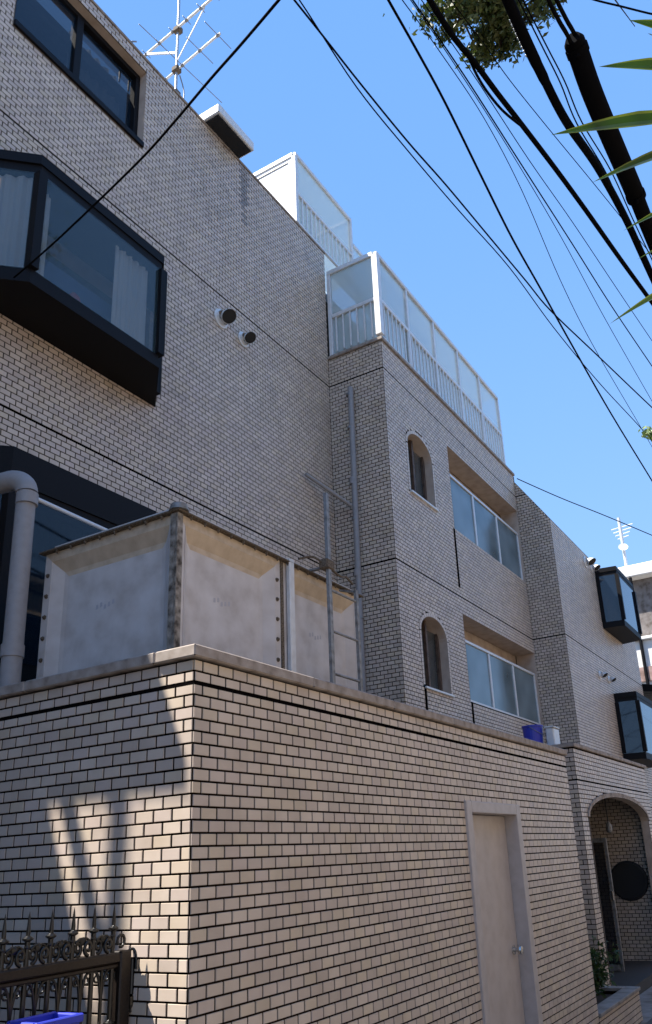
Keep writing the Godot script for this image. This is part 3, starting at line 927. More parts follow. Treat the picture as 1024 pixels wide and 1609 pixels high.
	for y in [3.0, 4.4, 5.7, 7.0, 7.5]:
		var br := MB.new()
		br.tube(PackedVector3Array([Vector3(px, y, -2.405), Vector3(px, y + 0.03, -2.405)]), 0.044, 12)
		br.box(px, XC, y + 0.005, y + 0.025, -2.42, -2.39)
		obj("pipe_clip", br, M.galv, dpo)
	var arm := MB.new()
	arm.tube(PackedVector3Array([Vector3(4.94, 6.155, ZM + 0.052), Vector3(5.58, 5.90, -2.44)]), 0.024, 10)
	obj("branch_pipe", arm, M.pvc, dpo)
	enclosures(t)
	porch(t)
	# roof hood over the parapet
	var hd := MB.new()
	hd.cbox(3.02, 3.70, 10.075, 10.21, -3.35, -2.50, 0.012)
	var hood := obj("roof_hood", hd, M.hood, t)
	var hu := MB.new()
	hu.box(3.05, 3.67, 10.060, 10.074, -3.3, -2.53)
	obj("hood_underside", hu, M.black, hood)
	# balcony slab on the tall wall, out of view to the left
	var bs := MB.new()
	bs.box(-1.596, -0.05, 5.86, 5.98, ZM + 0.01, -1.70)
	obj("balcony_slab", bs, M.plaster, t)
func vent_cap(t: Node3D, p: Vector3, r: float) -> void:
	# a short collar and a deep half-round hood with a dark mouth turned down and outwards
	var mb := MB.new()
	mb.lathe(p, Vector3(0, 0, 1), [[r * 1.35, 0.006], [r * 1.35, 0.016], [r, 0.02], [r, 0.05]], 18)
	var o := obj("vent_cap", mb, M.hood, t)
	var hd := MB.new()
	var mdir := Vector3(-0.2, -0.78, 0.55).normalized()
	var side := Vector3.UP.cross(mdir).normalized()
	var upv := mdir.cross(side).normalized()
	var c0 := p + Vector3(0, 0, 0.05)
	var mouth := p + Vector3(-0.01, -r * 0.35, 0.05 + r * 1.05)
	for i in 6:
		for k in 20:
			var q := []
			for e in [[0, 0], [1, 0], [1, 1], [0, 1]]:
				var s: float = float(i + e[1]) / 6.0
				var th: float = TAU * (k + e[0]) / 20.0
				var rr: float = r * lerpf(0.55, 1.0, sqrt(s))
				var cc: Vector3 = c0.lerp(mouth, s)
				var a := Vector3(1, 0, 0).lerp(side, s).normalized()
				var b := Vector3(0, 1, 0).lerp(upv, s).normalized()
				q.append(cc + (a * cos(th) + b * sin(th)) * rr)
			hd.quad_auto(q[0], q[1], q[2], q[3], c0.lerp(mouth, (i + 0.5) / 6.0))
	obj("hood", hd, M.hood, o)
	var dk := MB.new()
	for k in 20:
		var a0 := TAU * k / 20.0
		var a1 := TAU * (k + 1) / 20.0
		var m2 := mouth - mdir * 0.006
		dk.tri(m2, m2 + (side * cos(a0) + upv * sin(a0)) * r * 0.97, m2 + (side * cos(a1) + upv * sin(a1)) * r * 0.97, mdir)
	obj("mouth", dk, M.black, o)
func enclosures(t: Node3D) -> void:
	# glazed balcony on the stair block
	var y0 := 8.262
	var ym := 8.91
	var y1 := 9.70
	var z0 := ZC - 0.02
	var zb := ZM + 0.03
	var xa := XC + 0.02
	var xb := 10.30
	var fr := MB.new()
	fr.cbox(xa, xb, y1 - 0.06, y1, z0 - 0.03, z0 + 0.03, 0.005)
	fr.cbox(xa, xb, ym - 0.03, ym + 0.03, z0 - 0.025, z0 + 0.025, 0.005)
	fr.cbox(xa, xb, y0 + 0.002, y0 + 0.05, z0 - 0.025, z0 + 0.025, 0.005)
	fr.cbox(xa - 0.03, xa + 0.03, y1 - 0.07, y1, zb, z0 - 0.032, 0.005)
	fr.cbox(xa - 0.025, xa + 0.025, ym - 0.03, ym + 0.03, zb + 0.06, z0 - 0.032, 0.005)
	fr.cbox(xa - 0.03, xa + 0.03, y0 + 0.002, y1 - 0.072, zb, zb + 0.055, 0.005)
	var o := obj("glazed_balcony", fr, M.frame_white, t)
	var xs := [xa + 0.005, 6.58, 7.5, 8.43, 9.36, xb - 0.02]
	for i in xs.size():
		var ps := MB.new()
		var w: float = 0.045 if i == 0 else 0.026
		ps.cbox(xs[i] - w, xs[i] + w, y0 + 0.052, y1 - 0.062, z0 - w, z0 + w, 0.005)
		obj("post", ps, M.frame_white, o)
	for i in 5:
		obj("pane", pane_sheet(Vector3(xs[i] + 0.03, 0, z0 - 0.005), Vector3(xs[i + 1] - 0.03, 0, z0 - 0.005), ym + 0.03, y1 - 0.06), M.poly, o)
		obj("pane", pane_sheet(Vector3(xs[i] + 0.03, 0, z0 - 0.018), Vector3(xs[i + 1] - 0.03, 0, z0 - 0.018), y0 + 0.05, ym - 0.03), M.poly, o)
	obj("pane", pane_sheet(Vector3(xa, 0, zb + 0.06), Vector3(xa, 0, z0 - 0.03), ym + 0.03, y1 - 0.07), M.poly, o)
	obj("pane", pane_sheet(Vector3(xa + 0.02, 0, zb + 0.06), Vector3(xa + 0.02, 0, z0 - 0.03), y0 + 0.05, ym - 0.03), M.poly, o)
	var nb := 38
	for i in range(1, nb):
		var x := lerpf(xs[0], xs[5], float(i) / nb)
		var bar := MB.new()
		bar.cbox(x - 0.011, x + 0.011, y0 + 0.052, ym - 0.032, z0 + 0.002, z0 + 0.024, 0.003)
		obj("baluster", bar, M.frame_white, o)
	for i in 6:
		var z := lerpf(zb + 0.12, z0 - 0.11, i / 5.0)
		var bar := MB.new()
		bar.cbox(xa - 0.02, xa + 0.002, y0 + 0.052, ym - 0.032, z - 0.011, z + 0.011, 0.003)
		obj("baluster", bar, M.frame_white, o)
	var rp := MB.new()
	rp.box(xa, xb, y1 + 0.001, y1 + 0.007, zb, z0)
	obj("roof_panel", rp, M.poly, o)
	# glazed balcony on the roof of the tall wall
	y0 = 10.075
	y1 = 11.34
	ym = 10.62
	z0 = ZM + 0.0
	zb = -3.75
	xa = 4.96
	xb = 6.5
	var f2 := MB.new()
	f2.cbox(xa, xb, y1 - 0.06, y1, z0 - 0.03, z0 + 0.02, 0.005)
	f2.cbox(xa, xb, ym - 0.025, ym + 0.025, z0 - 0.025, z0 + 0.015, 0.005)
	f2.cbox(xa, xb, y0, y0 + 0.04, z0 - 0.025, z0 + 0.015, 0.005)
	f2.cbox(xa - 0.02, xa + 0.03, y1 - 0.07, y1 + 0.002, zb, z0 - 0.032, 0.005)
	f2.cbox(xa - 0.02, xa + 0.045, y0, y1 - 0.072, z0 - 0.045, z0 + 0.022, 0.005)
	f2.cbox(xb - 0.03, xb + 0.02, y0, y1 + 0.002, z0 - 0.045, z0 + 0.022, 0.005)
	f2.cbox(xb - 0.03, xb + 0.02, y1 - 0.06, y1, zb, z0 - 0.05, 0.005)
	var o2 := obj("roof_glazing", f2, M.frame_white, t)
	var sp := MB.new()
	sp.box(xa - 0.004, xa + 0.006, y0, y1 - 0.072, zb, z0 - 0.046)
	obj("white_side_panel", sp, M.hood, o2)
	var mid := MB.new()
	mid.cbox(xa - 0.016, xa - 0.005, y1 - 0.15, y1 - 0.13, zb + 0.05, z0 - 0.12, 0.002)
	obj("panel_rail", mid, M.galv, o2)
	obj("pane", pane_sheet(Vector3(xa + 0.05, 0, z0 - 0.01), Vector3(xb - 0.03, 0, z0 - 0.01), ym + 0.025, y1 - 0.06), M.poly, o2)
	obj("pane", pane_sheet(Vector3(xa + 0.05, 0, z0 - 0.02), Vector3(xb - 0.03, 0, z0 - 0.02), y0 + 0.04, ym - 0.025), M.poly, o2)
	obj("pane", pane_sheet(Vector3(xb, 0, zb), Vector3(xb, 0, z0 - 0.05), y0 + 0.04, y1 - 0.06), M.poly, o2)
	for i in range(1, 13):
		var x := lerpf(xa + 0.04, xb - 0.03, i / 13.0)
		var bar := MB.new()
		bar.cbox(x - 0.011, x + 0.011, y0 + 0.042, ym - 0.027, z0 - 0.008, z0 + 0.012, 0.003)
		obj("baluster", bar, M.frame_white, o2)
	var rp2 := MB.new()
	rp2.box(xa, xb, y1 + 0.004, y1 + 0.010, zb, z0)
	obj("roof_panel", rp2, M.poly, o2)
	var f3 := MB.new()
	f3.cbox(6.54, 7.6, 10.82, 10.88, z0 - 0.03, z0 + 0.02, 0.005)
	f3.cbox(7.55, 7.6, 8.9, 10.818, z0 - 0.03, z0 + 0.02, 0.005)
	var o3 := obj("lower_glazing", f3, M.frame_white, t)
	obj("pane", pane_sheet(Vector3(6.54, 0, z0), Vector3(7.55, 0, z0), 9.0, 10.82), M.poly, o3)
func porch(t: Node3D) -> void:
	var fl := MB.new()
	fl.box(XE + 0.2, XE2 - 0.2, 0.0, 0.12, ZC, ZE - 0.01)
	obj("porch_floor", fl, M.dark_floor, t)
	# glazed entrance door set across the porch
	var fr := MB.new()
	fr.cbox(9.13, 9.17, 0.12, 1.78, -0.78, -0.74, 0.004)
	fr.cbox(9.13, 9.17, 1.72, 1.78, -1.88, -0.785, 0.004)
	fr.cbox(9.13, 9.17, 0.122, 0.20, -1.88, -0.785, 0.004)
	var o := obj("entrance_door", fr, M.galv, t)
	obj("pane", pane_sheet(Vector3(9.15, 0, -1.86), Vector3(9.15, 0, -0.79), 0.2, 1.72), M.glass_dark, o)
	var lk := MB.new()
	lk.cbox(9.105, 9.128, 0.98, 1.10, -0.79, -0.74, 0.004)
	obj("lock_box", lk, M.steel, o)

# ---------------------------------------------------------------- things
func water_tank() -> void:
	var x0 := 0.515
	var x1 := 2.43
	var z1 := -0.60
	var z0 := -1.66
	var y0 := 2.46
	var y1 := 3.50
	var t := thing("water_tank", "white panel water tank with bolted flanges on the garage roof", "water tank", Vector3(1.47, 2.40, -1.13))
	var ft := MB.new()
	for xx in [x0 + 0.1, 1.47, x1 - 0.1]:
		ft.box(xx - 0.05, xx + 0.05, 2.401, y0, z0, z1)
	obj("base_beam", ft, M.galv, t)
	# panels: rim frame and dished middle
	var panel := func(a: Vector3, uu: Vector3, nn: Vector3, w: float) -> void:
		var mb := MB.new()
		var h := y1 - y0
		var rim := 0.055
		var d := 0.05
		var P := func(u: float, y: float, dd: float) -> Vector3: return a + uu * u + Vector3.UP * y - nn * dd
		var ring := [[0.0, 0.0, 0.0], [rim, 0.0, 0.0], [rim + 0.07, d * 0.9, 0.0], [rim + 0.10, d, 0.0]]
		var rimb := MB.new()
		for i in ring.size() - 1:
			var r0: float = ring[i][0]
			var r1: float = ring[i + 1][0]
			var d0: float = ring[i][1]
			var d1: float = ring[i + 1][1]
			var q0 := [P.call(r0, r0, d0), P.call(w - r0, r0, d0), P.call(w - r0, h - r0, d0), P.call(r0, h - r0, d0)]
			var q1 := [P.call(r1, r1, d1), P.call(w - r1, r1, d1), P.call(w - r1, h - r1, d1), P.call(r1, h - r1, d1)]
			for k in 4:
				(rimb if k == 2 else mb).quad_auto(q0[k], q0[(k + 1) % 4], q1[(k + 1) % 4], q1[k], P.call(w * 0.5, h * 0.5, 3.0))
		var e: float = ring[3][0]
		mb.quad(P.call(e, e, d), P.call(w - e, e, d), P.call(w - e, h - e, d), P.call(e, h - e, d), nn)
		mb.quad(P.call(0, 0, 0.06), P.call(w, 0, 0.06), P.call(w, h, 0.06), P.call(0, h, 0.06), -nn)
		var o := obj("panel", mb, M.tank, t)
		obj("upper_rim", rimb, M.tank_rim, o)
		# faded strokes of a worn marking
		var fm := MB.new()
		for s in 5:
			var u := w * 0.38 + s * 0.032
			var yy := h * 0.60 + 0.01 * sin(s * 2.1)
			fm.quad(P.call(u, yy, d - 0.0015), P.call(u + 0.02, yy + 0.004, d - 0.0015), P.call(u + 0.018, yy + 0.03, d - 0.0015), P.call(u + 0.002, yy + 0.028, d - 0.0015), nn)
		obj("faded_marking", fm, M.faded, o)
	panel.call(Vector3(x0, y0, z1), Vector3(1, 0, 0), Vector3(0, 0, 1), 0.94)
	panel.call(Vector3(x0 + 0.975, y0, z1), Vector3(1, 0, 0), Vector3(0, 0, 1), 0.94)
	panel.call(Vector3(x0, y0, z0), Vector3(0, 0, 1), Vector3(-1, 0, 0), 1.06)
	panel.call(Vector3(x1, y0, z0), Vector3(0, 0, 1), Vector3(1, 0, 0), 1.06)
	panel.call(Vector3(x0, y0, z0), Vector3(1, 0, 0), Vector3(0, 0, -1), x1 - x0)
	var lid := MB.new()
	lid.cbox(x0 - 0.035, x1 + 0.035, y1 + 0.002, y1 + 0.014, z0 - 0.03, z1 + 0.035, 0.003)
	obj("top_flange", lid, M.rusty, t)
	var lid2 := MB.new()
	lid2.box(x0 + 0.03, x1 - 0.03, y1 + 0.015, y1 + 0.06, z0 + 0.03, z1 - 0.03)
	obj("lid", lid2, M.tank, t)
	# corner angle, weathered
	var ca := MB.new()
	ca.cbox(x0 - 0.018, x0 + 0.028, y0, y1 + 0.001, z1 - 0.002, z1 + 0.014, 0.003)
	ca.cbox(x0 - 0.018, x0 - 0.003, y0, y1 + 0.001, z1 - 0.04, z1 - 0.003, 0.003)
	obj("corner_angle", ca, M.corner, t)
	var cs := MB.new()
	cs.tube(PackedVector3Array([Vector3(x0 + 0.005, y1 + 0.014, z1 + 0.0), Vector3(x0 + 0.005, y1 + 0.05, z1 + 0.0)]), [0.055, 0.045], 14)
	obj("corner_cap", cs, M.galv, t)
	# seam with its stiffener
	var sm := MB.new()
	sm.cbox(x0 + 0.942, x0 + 0.973, y0, y1, z1 - 0.05, z1 + 0.006, 0.003)
	obj("seam", sm, M.rusty, t)
	var st := MB.new()
	st.cbox(x0 + 1.0, x0 + 1.055, y0, y1 + 0.03, z1 + 0.006, z1 + 0.035, 0.004)
	obj("stiffener", st, M.frame_white, t)
	# bolts
	for i in 7:
		var y := y0 + 0.12 + i * 0.13
		for s in [[Vector3(x0 + 0.905, y, z1), Vector3(0, 0, 1)], [Vector3(x0, y, z0 + 0.03), Vector3(-1, 0, 0)]]:
			var bt := MB.new()
			bt.lathe(s[0], s[1], [[0.0, 0.0], [0.015, 0.0], [0.015, 0.004], [0.009, 0.005], [0.009, 0.013], [0.0, 0.014]], 6)
			obj("bolt", bt, M.rusty, t)
	for i in 16:
		var u := 0.08 + i * 0.115
		var bt := MB.new()
		bt.lathe(Vector3(x0 + u, y1 + 0.001, z1 + 0.022), Vector3.DOWN, [[0.0, 0.0], [0.009, 0.0], [0.009, 0.012], [0.005, 0.013], [0.005, 0.022], [0.0, 0.022]], 6)
		obj("bolt", bt, M.rusty, t)
	for i in 8:
		var u := 0.1 + i * 0.12
		var bt := MB.new()
		bt.lathe(Vector3(x0 - 0.022, y1 + 0.001, z1 - u), Vector3.DOWN, [[0.0, 0.0], [0.009, 0.0], [0.009, 0.012], [0.005, 0.013], [0.005, 0.022], [0.0, 0.022]], 6)
		obj("bolt", bt, M.rusty, t)
func ladder() -> void:
	var z := -0.44
	var t := thing("steel_ladder", "grey steel ladder with long left rail leaning on the water tank", "ladder", Vector3(1.95, 2.40, z))
	var a := MB.new()
	a.beam(Vector3(1.79, 2.40, z), Vector3(1.79, 4.06, z), 0.035, 0.022, Vector3(0, 0, 1))
	obj("rail", a, M.galv, t)
	var b := MB.new()
	b.beam(Vector3(2.14, 2.40, z), Vector3(2.14, 3.44, z), 0.03, 0.022, Vector3(0, 0, 1))
	obj("rail", b, M.galv, t)
	for i in 4:
		var r := MB.new()
		var y := 2.51 + i * 0.283
		r.tube(PackedVector3Array([Vector3(1.79, y, z), Vector3(2.14, y, z)]), 0.009, 8)
		obj("rung", r, M.galv, t)
	var br := MB.new()
	br.beam(Vector3(1.79, 3.52, z), Vector3(1.79, 3.525, -0.62), 0.03, 0.012)
	br.beam(Vector3(2.14, 3.43, z), Vector3(2.14, 3.47, -0.57), 0.03, 0.012)
	obj("hook", br, M.galv, t)
	# clamps and cable stubs where the rails meet the tank lid
	var cl := MB.new()
	cl.cbox(1.745, 1.84, 3.50, 3.57, z - 0.05, z + 0.02, 0.008)
	cl.tube(smooth(PackedVector3Array([Vector3(1.6, 3.545, -0.55), Vector3(1.69, 3.575, -0.5), Vector3(1.76, 3.54, -0.46)]), 4), 0.008, 6)
	cl.tube(smooth(PackedVector3Array([Vector3(1.83, 3.52, -0.45), Vector3(1.95, 3.50, -0.45), Vector3(2.06, 3.53, -0.47), Vector3(2.2, 3.52, -0.5)]), 4), 0.009, 6)
	obj("clamp", cl, M.rusty, t)
func left_pipe() -> void:
	var t := thing("grey_pipe", "fat grey plastic pipe with an elbow rising left of the water tank", "pipe", Vector3(0.27, 2.40, -1.56))
	var p := MB.new()
	var path := PackedVector3Array([Vector3(0.27, 2.40, -1.555), Vector3(0.27, 3.80, -1.57)])
	p.tube(path, 0.055, 16)
	obj("riser", p, M.pvc, t)
	var e := MB.new()
	var pe := PackedVector3Array()
	for i in 9:
		var th := PI * 0.5 * i / 8.0
		pe.append(Vector3(0.27 - 0.03 * (1.0 - cos(th)), 3.80 + 0.10 * sin(th), -1.57 - 0.12 * (1.0 - cos(th))))
	pe.append(Vector3(0.21, 3.905, -1.95))
	e.tube(pe, 0.062, 16)
	obj("elbow", e, M.pvc, t)
	for y in [2.80, 3.72]:
		var c := MB.new()
		c.tube(PackedVector3Array([Vector3(0.27, y, -1.56), Vector3(0.27, y + 0.07, -1.561)]), 0.062, 16)
		obj("collar", c, M.pvc, t)
	var t2 := MB.new()
	t2.tube(PackedVector3Array([Vector3(0.30, 3.86, -1.69), Vector3(1.2, 3.84, -1.72), Vector3(1.9, 3.82, -1.74)]), 0.014, 10)
	single("thin_pipe", t2, M.frame_white, "thin white pipe running level from the grey elbow behind the tank", "pipe")
func antenna() -> void:
	var b := Vector3(3.02, 9.70, -3.2)
	var t := thing("tv_antenna", "silver television antenna mast on the roof of the tall wall", "antenna", b)
	var m := MB.new()
	m.tube(PackedVector3Array([b, b + Vector3(0, 3.0, 0)]), 0.018, 8)
	obj("mast", m, M.alu, t)
	# yagi booms and their cross elements
	var booms := [[Vector3(3.05, 11.9, -3.86), Vector3(2.93, 11.9, -2.45), 0.016], [Vector3(3.05, 11.2, -3.47), Vector3(2.94, 11.2, -2.42), 0.014]]
	for i in 2:
		var q: Array = booms[i]
		var bm := MB.new()
		bm.tube(PackedVector3Array([q[0], q[1]]), q[2], 8)
		var o := obj("boom", bm, M.frame_white, t)
		var dir: Vector3 = (q[1] - q[0]).normalized()
		var across := dir.cross(Vector3.UP).normalized()
		var cnt := 6 if i == 0 else 4
		for k in cnt:
			var c: Vector3 = q[0].lerp(q[1], 0.06 + 0.9 * k / (cnt - 1.0))
			var ln := 0.07 if i == 0 else (0.68 if k == 1 else 0.22)
			var el := MB.new()
			el.tube(PackedVector3Array([c - across * ln, c + across * ln]), 0.005, 6)
			el.lathe(c - dir * 0.02, dir, [[0.0, 0.0], [0.02, 0.0], [0.02, 0.04], [0.0, 0.04]], 8)
			obj("element", el, M.galv, o)
	var br := MB.new()
	br.beam(Vector3(3.04, 11.88, -3.75), Vector3(3.02, 11.5, -3.2), 0.022, 0.022)
	br.beam(Vector3(2.96, 11.88, -2.7), Vector3(3.02, 11.35, -3.2), 0.012, 0.012)
	obj("brace", br, M.frame_white, t)
	for y in [11.86, 11.16, 10.75]:
		var cl := MB.new()
		cl.cbox(2.975, 3.065, y, y + 0.08, -3.25, -3.15, 0.01)
		obj("clamp", cl, M.rusty, t)
	var cb := MB.new()
	cb.tube(smooth(PackedVector3Array([Vector3(3.05, 11.12, -3.17), Vector3(3.11, 10.9, -3.15), Vector3(3.10, 10.6, -3.14), Vector3(3.16, 10.35, -3.12), Vector3(3.08, 10.2, -3.14), Vector3(3.05, 9.75, -3.15)]), 5), 0.008, 6)
	obj("coaxial_cable", cb, M.galv, t)
	# stay wire bracket at the left end of the roof
	var st := MB.new()
	st.tube(PackedVector3Array([Vector3(1.92, 9.70, -2.95), Vector3(1.92, 10.32, -2.95)]), 0.012, 6)
	st.tube(PackedVector3Array([Vector3(1.92, 10.30, -2.95), Vector3(2.12, 10.52, -2.95)]), 0.010, 6)
	st.tube(PackedVector3Array([Vector3(2.05, 9.70, -2.95), Vector3(2.06, 10.46, -2.95)]), 0.010, 6)
	single("roof_bracket", st, M.galv, "small grey metal bracket standing on the roof edge above the top window", "bracket")
func far_antenna(x: float, z: float, y0: float, y1: float) -> void:
	var t := thing("far_antenna", "slim white antenna mast on the distant white building", "antenna", Vector3(x, y0, z))
	var m := MB.new()
	m.tube(PackedVector3Array([Vector3(x, y0, z), Vector3(x, y1, z)]), 0.05, 8)
	obj("mast", m, M.frame_white, t)
	for k in 4:
		var e := MB.new()
		e.tube(PackedVector3Array([Vector3(x, y1 - 0.35 - 0.12 * k, z - 0.28 + 0.05 * k), Vector3(x, y1 - 0.30 - 0.12 * k, z + 0.4 - 0.06 * k)]), 0.016, 6)
		obj("element", e, M.frame_white, t)
	var d := MB.new()
	d.lathe(Vector3(x - 0.05, y0 + 0.75, z), Vector3(-0.9, 0.4, 0.3), [[0.0, 0.0], [0.08, 0.015], [0.14, 0.045], [0.15, 0.055], [0.0, 0.02]], 16)
	obj("dish", d, M.frame_white, t)
func fence() -> void:
	var z := -0.30
	var t := thing("iron_gate", "ornate dark iron gate with spear finials in front of the garage", "gate", Vector3(-1.0, 0, z))
	var xr := -0.045
	var xl := -2.2
	var rl := MB.new()
	rl.cbox(xl, xr, 1.330, 1.366, z - 0.022, z + 0.022, 0.005)
	rl.cbox(xl, xr, 1.312, 1.328, z - 0.014, z + 0.014, 0.004)
	obj("top_rail", rl, M.iron_rail, t)
	var rb := MB.new()
	rb.cbox(xl, xr, 0.08, 0.12, z - 0.02, z + 0.02, 0.004)
	rb.cbox(xl, xr, 0.70, 0.73, z - 0.012, z + 0.012, 0.003)
	obj("bottom_rail", rb, M.iron_rail, t)
	var po := MB.new()
	po.cbox(xr - 0.028, xr + 0.028, 0.03, 1.37, z - 0.0275, z + 0.0275, 0.005)
	obj("post", po, M.iron_rail, t)
	var po2 := MB.new()
	po2.cbox(xl - 0.028, xl + 0.028, 0.03, 1.37, z - 0.0275, z + 0.0275, 0.005)
	obj("post", po2, M.iron_rail, t)
	# parts shared by all pickets: spear, lower bar, scroll
	var sp := MB.new()
	sp.lathe(Vector3.ZERO, Vector3.UP, [[0.0, -0.004], [0.0085, -0.003], [0.0085, 0.055], [0.011, 0.06], [0.009, 0.066], [0.009, 0.078], [0.0185, 0.084], [0.019, 0.089], [0.007, 0.097], [0.0075, 0.11], [0.0055, 0.135], [0.003, 0.16], [0.0, 0.178]], 10)
	var spm := sp.mesh()
	var br := MB.new()
	br.lathe(Vector3.ZERO, Vector3.UP, [[0.0075, 0.12], [0.0075, 1.0], [0.013, 1.01], [0.006, 1.03], [0.009, 1.10], [0.012, 1.115], [0.021, 1.122], [0.021, 1.130], [0.009, 1.138], [0.009, 1.312]], 10)
	var brm := br.mesh()
	var bb := MB.new()
	bb.lathe(Vector3.ZERO, Vector3.UP, [[0.0065, 0.73], [0.0065, 1.312]], 8)
	var bbm := bb.mesh()
	var sc := MB.new()
	for s in [-1.0, 1.0]:
		var pth := PackedVector3Array()
		for i in 19:
			var th := -PI * 0.5 + TAU * 1.15 * i / 18.0
			var r := lerpf(0.027, 0.007, i / 18.0)
			pth.append(Vector3(s * (0.021 - cos(th) * r * 0.75), 0.032 + sin(th) * r, 0.006 * s))
		sc.tube(pth, 0.0075, 6)
	sc.lathe(Vector3(0, 0.055, -0.008), Vector3(0, 0, 1), [[0.0, 0.0], [0.014, 0.003], [0.015, 0.010], [0.0, 0.018]], 8)
	sc.tube(PackedVector3Array([Vector3(-0.036, 0.052, 0), Vector3(-0.015, 0.064, 0), Vector3(0.015, 0.064, 0), Vector3(0.036, 0.052, 0)]), 0.005, 6)
	var scm := sc.mesh()
	# pointed arches under the rail
	var ar := MB.new()
	for s in [-1.0, 1.0]:
		var pth := PackedVector3Array()
		for i in 9:
			var q := i / 8.0
			pth.append(Vector3(s * 0.048 * sqrt(q), 1.312 - 0.10 * q * q, 0.0))
		ar.tube(pth, 0.0055, 6)
	for s in [-1.0, 1.0]:
		var pth := PackedVector3Array()
		for i in 10:
			var th := TAU * i / 9.0
			pth.append(Vector3(s * 0.026 + 0.012 * cos(th), 1.285 + 0.012 * sin(th), 0.0))
		ar.tube(pth, 0.004, 6)
	var arm := ar.mesh()
	var put := func(called: String, mm: Mesh, x: float, y: float) -> void:
		var o := MeshInstance3D.new()
		o.name = called
		o.mesh = mm
		o.material_override = M.iron
		t.add_child(o, true)
		o.position = Vector3(x, y, z) - t.position
	for i in 22:
		var x := -0.093 - 0.0976 * i
		put.call("finial", spm, x, 1.366)
		put.call("picket", brm, x, 0.0)
		if i < 21:
			put.call("scroll", scm, x - 0.0488, 1.366)
			put.call("arch", arm, x, 0.0)
			put.call("thin_bar", bbm, x - 0.0488, 0.0)
	# curl and catch at the end post
	var cu := MB.new()
	var pth := PackedVector3Array()
	for i in 16:
		var th := -PI * 0.6 + TAU * 0.9 * i / 15.0
		pth.append(Vector3(-0.052 + 0.018 * cos(th), 1.405 + 0.022 * sin(th), z))
	cu.tube(pth, 0.006, 6)
	obj("end_curl", cu, M.iron, t)
	var lt := MB.new()
	lt.cbox(-0.016, 0.0, 1.21, 1.34, z + 0.004, z + 0.03, 0.004)
	lt.tube(smooth(PackedVector3Array([Vector3(-0.03, 1.36, z + 0.01), Vector3(-0.008, 1.372, z + 0.02), Vector3(-0.004, 1.35, z + 0.035), Vector3(-0.006, 1.30, z + 0.04)]), 5), 0.006, 6)
	lt.lathe(Vector3(-0.009, 1.205, z + 0.02), Vector3.DOWN, [[0.0, -0.01], [0.012, 0.0], [0.011, 0.03], [0.004, 0.045], [0.007, 0.052], [0.0, 0.058]], 8)
	obj("latch", lt, M.iron, t)
	# lozenge next to the post
	var lz := MB.new()
	for yy in [1.02, 0.90]:
		lz.tube(PackedVector3Array([Vector3(-0.093, yy + 0.06, z), Vector3(-0.145, yy, z), Vector3(-0.093, yy - 0.06, z), Vector3(-0.045, yy, z), Vector3(-0.093, yy + 0.06, z)]), 0.0055, 6)
	obj("lozenge", lz, M.iron, t)
	# blue tub standing behind the spears' foot, lane side
	var tb := thing("blue_tub", "bright blue plastic tub standing right in front of the iron gate", "tub", Vector3(-0.5, 0, -0.17))
	var bx := MB.new()
	var tx := [-0.57, -0.405]
	var tz := [-0.24, -0.11]
	bx.box(tx[0], tx[1], 0.78, 0.795, tz[0], tz[1])
	bx.box(tx[0], tx[1], 0.796, 1.19, tz[0], tz[0] + 0.006)
	bx.box(tx[0], tx[1], 0.796, 1.19, tz[1] - 0.006, tz[1])
	bx.box(tx[0], tx[0] + 0.006, 0.796, 1.19, tz[0] + 0.007, tz[1] - 0.007)
	bx.box(tx[1] - 0.006, tx[1], 0.796, 1.19, tz[0] + 0.007, tz[1] - 0.007)
	obj("body", bx, M.blue, tb)
	var lip := MB.new()
	lip.cbox(tx[0] - 0.012, tx[1] + 0.012, 1.191, 1.218, tz[1] - 0.008, tz[1] + 0.01, 0.004)
	lip.cbox(tx[0] - 0.012, tx[1] + 0.012, 1.191, 1.218, tz[0] - 0.01, tz[0] + 0.008, 0.004)
	lip.cbox(tx[0] - 0.012, tx[0] + 0.008, 1.192, 1.217, tz[0] + 0.009, tz[1] - 0.009, 0.004)
	lip.cbox(tx[1] - 0.008, tx[1] + 0.012, 1.192, 1.217, tz[0] + 0.009, tz[1] - 0.009, 0.004)
	obj("rim", lip, M.blue, tb)
	for i in 4:
		var rb2 := MB.new()
		var x := -0.57 + i * 0.045
		rb2.cbox(x, x + 0.01, 0.80, 1.19, -0.118, -0.106, 0.003)
		obj("rib", rb2, M.blue, tb)
	var stnd := MB.new()
	for q in [[-0.57, -0.22], [-0.43, -0.22], [-0.57, -0.14], [-0.43, -0.14]]:
		stnd.box(q[0] - 0.012, q[0] + 0.012, 0.0, 0.779, q[1] - 0.012, q[1] + 0.012)
	obj("stand", stnd, M.galv, tb)
